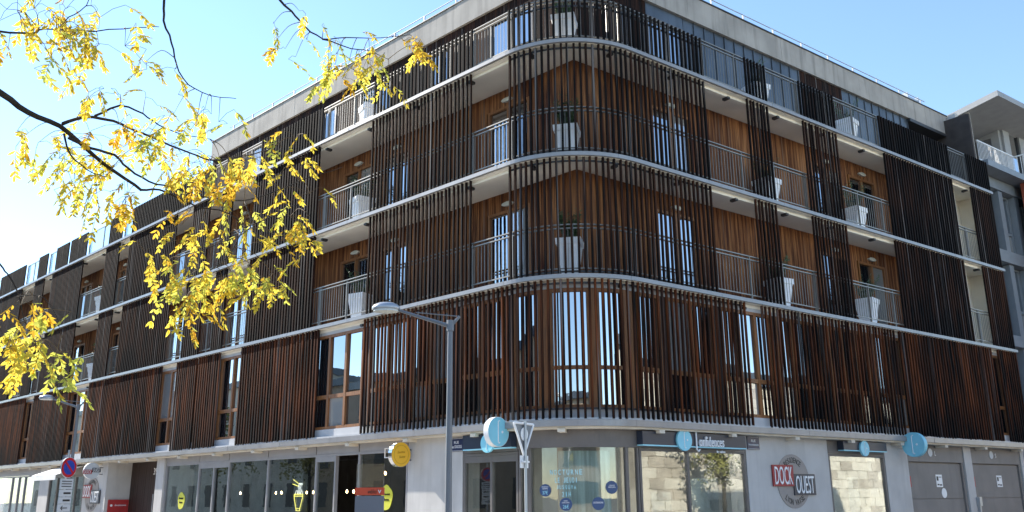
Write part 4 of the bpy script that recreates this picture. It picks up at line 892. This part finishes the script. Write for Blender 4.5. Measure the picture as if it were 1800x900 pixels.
CL = [
 (2.21,0.09,4.27,4,0.10), (2.06,0.23,4.37,4,0.10), (2.26,0.15,4.32,4,0.10), (2.30,0.26,4.37,4,0.10), (2.39,0.29,4.28,4,0.10), (2.54,0.07,4.02,4,0.10),
 (2.62,0.02,4.11,4,0.10), (2.51,0.41,4.25,4,0.10), (2.79,0.15,4.09,4,0.10), (2.41,0.10,4.24,4,0.10), (2.28,0.43,4.49,4,0.10), (2.60,0.21,4.30,4,0.10),
 (2.35,0.45,4.10,2,0.05), (2.34,0.28,4.04,2,0.05), (2.04,0.33,4.18,2,0.05), (2.92,0.13,3.98,2,0.05), (2.34,0.78,3.84,5,0.09), (2.34,0.93,3.74,5,0.09),
 (2.27,0.78,3.62,5,0.09), (2.16,0.89,3.65,5,0.09), (2.30,0.87,3.57,5,0.09), (2.51,0.60,3.40,5,0.09), (2.52,0.95,3.45,5,0.09), (2.63,0.77,3.78,5,0.09),
 (2.59,0.61,3.83,5,0.09), (2.78,0.52,3.66,5,0.09), (2.37,0.94,3.69,5,0.09), (2.19,0.74,3.67,5,0.09), (2.55,0.92,3.49,5,0.09), (2.06,0.61,3.78,2,0.09),
 (2.04,0.53,3.76,2,0.09), (2.11,0.65,3.74,2,0.09), (2.62,0.32,3.92,2,0.09), (2.61,0.52,3.98,2,0.09), (2.63,1.21,3.79,5,0.09), (2.65,1.42,3.97,5,0.09),
 (2.74,1.41,3.90,5,0.09), (2.95,1.06,3.69,5,0.09), (3.06,1.08,3.71,5,0.09), (3.12,1.11,3.74,5,0.09), (3.13,1.44,3.93,5,0.09), (3.15,1.24,3.69,5,0.09),
 (2.90,1.29,3.85,5,0.09), (2.81,1.15,3.74,5,0.09), (3.26,1.57,4.11,3,0.10), (3.40,1.51,4.11,3,0.10), (3.44,1.53,3.97,3,0.10), (3.29,1.66,3.95,3,0.10),
 (3.15,1.64,4.01,3,0.10), (2.82,1.75,3.44,4,0.11), (3.04,1.61,3.54,4,0.11), (3.10,1.77,3.44,4,0.11), (3.23,1.67,3.66,4,0.11), (3.33,1.75,3.62,4,0.11),
 (3.45,1.62,3.50,4,0.11), (3.45,1.40,3.31,4,0.11), (2.59,1.70,3.55,4,0.11), (2.41,1.79,3.43,4,0.11), (2.70,1.74,3.50,4,0.11), (3.21,1.57,3.48,4,0.11),
 (2.93,1.65,3.45,4,0.11), (3.37,1.42,3.34,4,0.11), (3.49,1.63,3.75,4,0.11), (2.60,1.36,3.11,5,0.09), (2.82,1.24,3.01,5,0.09), (2.95,1.11,3.07,5,0.09),
 (2.97,1.51,3.11,5,0.09), (3.04,1.58,3.09,5,0.09), (2.84,1.18,2.85,5,0.09), (2.90,1.51,3.01,5,0.09), (2.71,1.28,3.09,5,0.09), (2.87,1.19,2.92,5,0.09),
 (2.95,1.24,3.03,5,0.09), (3.02,1.45,3.17,5,0.09), (3.09,1.69,3.23,5,0.07), (3.32,1.32,3.02,5,0.07), (3.28,1.58,3.16,5,0.07), (2.46,0.08,2.63,4,0.07),
 (2.31,0.43,2.60,4,0.07), (2.33,0.27,2.48,4,0.07), (2.35,0.54,2.53,4,0.07), (2.41,0.61,2.48,4,0.07), (2.49,0.40,2.32,4,0.07), (2.17,0.63,2.42,4,0.07),
 (2.46,0.22,2.62,4,0.07), (2.38,0.15,2.43,4,0.07), (2.35,0.41,2.47,4,0.07), (2.98,0.40,4.08,2,0.06), (2.93,0.55,3.87,2,0.06), (2.92,0.61,4.02,2,0.06),
 (3.08,0.74,3.95,2,0.06), (3.20,0.54,3.81,2,0.06), (3.14,0.47,3.86,2,0.06), (2.63,0.83,4.11,2,0.06), (3.04,0.62,3.82,2,0.06), (3.53,0.91,4.75,1,0.05),
 (2.19,0.87,4.78,1,0.05), (3.33,1.03,4.73,1,0.03), (3.33,1.10,4.63,1,0.03), (3.46,1.15,4.55,1,0.03), (3.52,1.18,4.69,1,0.03), (3.38,1.17,4.62,1,0.03),
 (3.65,1.11,4.76,1,0.03), (3.67,1.46,4.73,3,0.07), (3.70,1.65,4.64,3,0.07), (3.64,1.44,4.61,3,0.07), (3.85,1.38,4.67,3,0.07), (3.89,1.52,4.72,3,0.07),
 (3.82,1.32,4.54,3,0.07), (4.01,1.34,4.57,3,0.07), (4.01,1.67,4.65,3,0.07), (3.61,1.47,4.51,3,0.07), (3.71,1.41,4.78,3,0.07), (3.97,1.16,4.69,3,0.07),
 (4.14,1.44,4.82,3,0.06), (4.21,1.52,4.82,3,0.06), (4.32,1.27,4.68,3,0.06),
]

tk = MB(); trunk_top = Vector((.1, -.1, 3.1))
tk.tube([(0, 0, 0), (.02, .02, .5), (.0, -.03, 1.5), (.06, -.05, 2.4), trunk_top, (.0, .1, 4.4), (-.2, .2, 5.6)], [.15, .115, .10, .092, .085, .06, .03], 14)
tk.build('trunk', M['bark'], T, smooth=True)
bm_ = MB()
def smooth_line(pts, n=3):
    pts = [Vector(p) for p in pts]; out = []
    for i in range(len(pts) - 1):
        p0 = pts[max(i - 1, 0)]; p1 = pts[i]; p2 = pts[i + 1]; p3 = pts[min(i + 2, len(pts) - 1)]
        for k in range(n):
            t = k / n; out.append(.5 * ((2 * p1) + (p2 - p0) * t + (2 * p0 - 5 * p1 + 4 * p2 - p3) * t * t + (3 * p1 - p0 - 3 * p2 + p3) * t ** 3))
    return out + [pts[-1]]
for pts, r0, r1 in BR:
    q = smooth_line(pts); q = [p + Vector((random.uniform(-1, 1), random.uniform(-1, 1), random.uniform(-1, 1))) * .004 for p in q]
    bm_.tube(q, [r0 + (r1 - r0) * (i / (len(q) - 1)) ** .8 for i in range(len(q))], 7)
# limbs from the trunk (outside the picture) to the branches in view
for i, z, r in ((0, 2.6, .05), (9, 3.2, .03), (11, 4.6, .03), (12, 5.0, .03), (14, 2.2, .02)):
    a = Vector((.03, -.02, z)); e = Vector(BR[i][0][0]); mid = (a + e) / 2 + Vector((0, 0, .12)); bm_.tube(smooth_line([a, mid, e], 4), [r - (r - BR[i][1]) * k / 8 for k in range(9)], 8)
allp = [Vector(p) for b in BR for p in smooth_line(b[0])]
# leaves: pinnate leaves hanging from short twigs
def leafmat(name, c):
    m, n, b = newmat(name); n.nodes.remove(b); out = n.nodes['Material Output']
    o, f = noise_col(n, [x * .75 for x in c], [min(1, x * 1.2) for x in c], 14, (1, 1, 1), .35, .65)
    d = n.nodes.new('ShaderNodeBsdfDiffuse'); t = n.nodes.new('ShaderNodeBsdfTranslucent'); L_(n, o, d.inputs[0]); L_(n, o, t.inputs[0])
    x = n.nodes.new('ShaderNodeMixShader'); x.inputs[0].default_value = .55; L_(n, d.outputs[0], x.inputs[1]); L_(n, t.outputs[0], x.inputs[2]); L_(n, x.outputs[0], out.inputs[0]); return m
LM = [leafmat('leaf_yellow', (.84, .66, .09)), leafmat('leaf_gold', (.74, .46, .05)), leafmat('leaf_lime', (.62, .62, .12))]
lv = MB(); tg = MB()
def leaflet(p, d, n_, ln, wd, mi):
    d = d.normalized(); s = d.cross(n_).normalized() * wd / 2; u = n_ * wd * .25
    lv.add([p, p + d * ln * .35 + s - u, p + d * ln * .72 + s * .8 - u, p + d * ln, p + d * ln * .72 - s * .8 - u, p + d * ln * .35 - s - u, p + d * ln * .5], [(0, 1, 2, 6), (6, 2, 3), (0, 6, 4, 5), (6, 3, 4)], mi)
for x, y, z, n, r in CL:
    c = Vector((x, y, z)); a = min(allp, key=lambda p: (p - c).length)
    if (c - a).length > .02:
        mid = (a + c) / 2 + Vector((0, 0, .02 + .1 * (c - a).length)); tg.tube(smooth_line([a, mid, c], 4), [.003 - .002 * i / 8 for i in range(9)], 5)
    cm = random.choices([0, 1, 2], [.55, .17, .28])[0]
    for i in range(max(1, round(n * 1.0))):
        o = c + Vector((random.gauss(0, 1), random.gauss(0, 1), random.gauss(0, .8))) * r * .75; tg.tube([c, (c + o) / 2 + Vector((0, 0, .015)), o], .0013, 4)
        h = Vector((random.uniform(-1, 1), random.uniform(-1, 1), random.uniform(-.9, .1))).normalized(); L = random.uniform(.11, .20); k = random.randint(5, 8); q = o.copy(); sd_ = h.cross(Vector((random.uniform(-.4, .4), random.uniform(-.4, .4), 1))).normalized()
        pts = [q.copy()]
        for j in range(k):
            h = (h + Vector((0, 0, -.14))).normalized(); q = q + h * L / k; pts.append(q.copy()); nn = sd_.cross(h)
            for sg in (-1, 1):
                if random.random() < .1: continue
                d = (sd_ * sg * .8 + h * .7 + Vector((random.gauss(0, .22), random.gauss(0, .22), random.gauss(0, .22) - .3)))
                leaflet(q, d, (nn + Vector((random.gauss(0, .35), random.gauss(0, .35), random.gauss(0, .35)))).normalized(), random.uniform(.034, .056), random.uniform(.014, .021), cm if random.random() < .75 else random.choice([0, 1, 2]))
        leaflet(q, h, sd_.cross(h).normalized(), .05, .018, cm); tg.tube(pts, .0011, 4)
bm_.build('branches', M['bark'], T, smooth=True)
M['twig'] = pm('twig', (.16, .10, .045), .8, .2, 20)
tg.build('twigs', M['twig'], T)
tag(lv.build('crown', LM, T, recalc=False), kind='stuff')
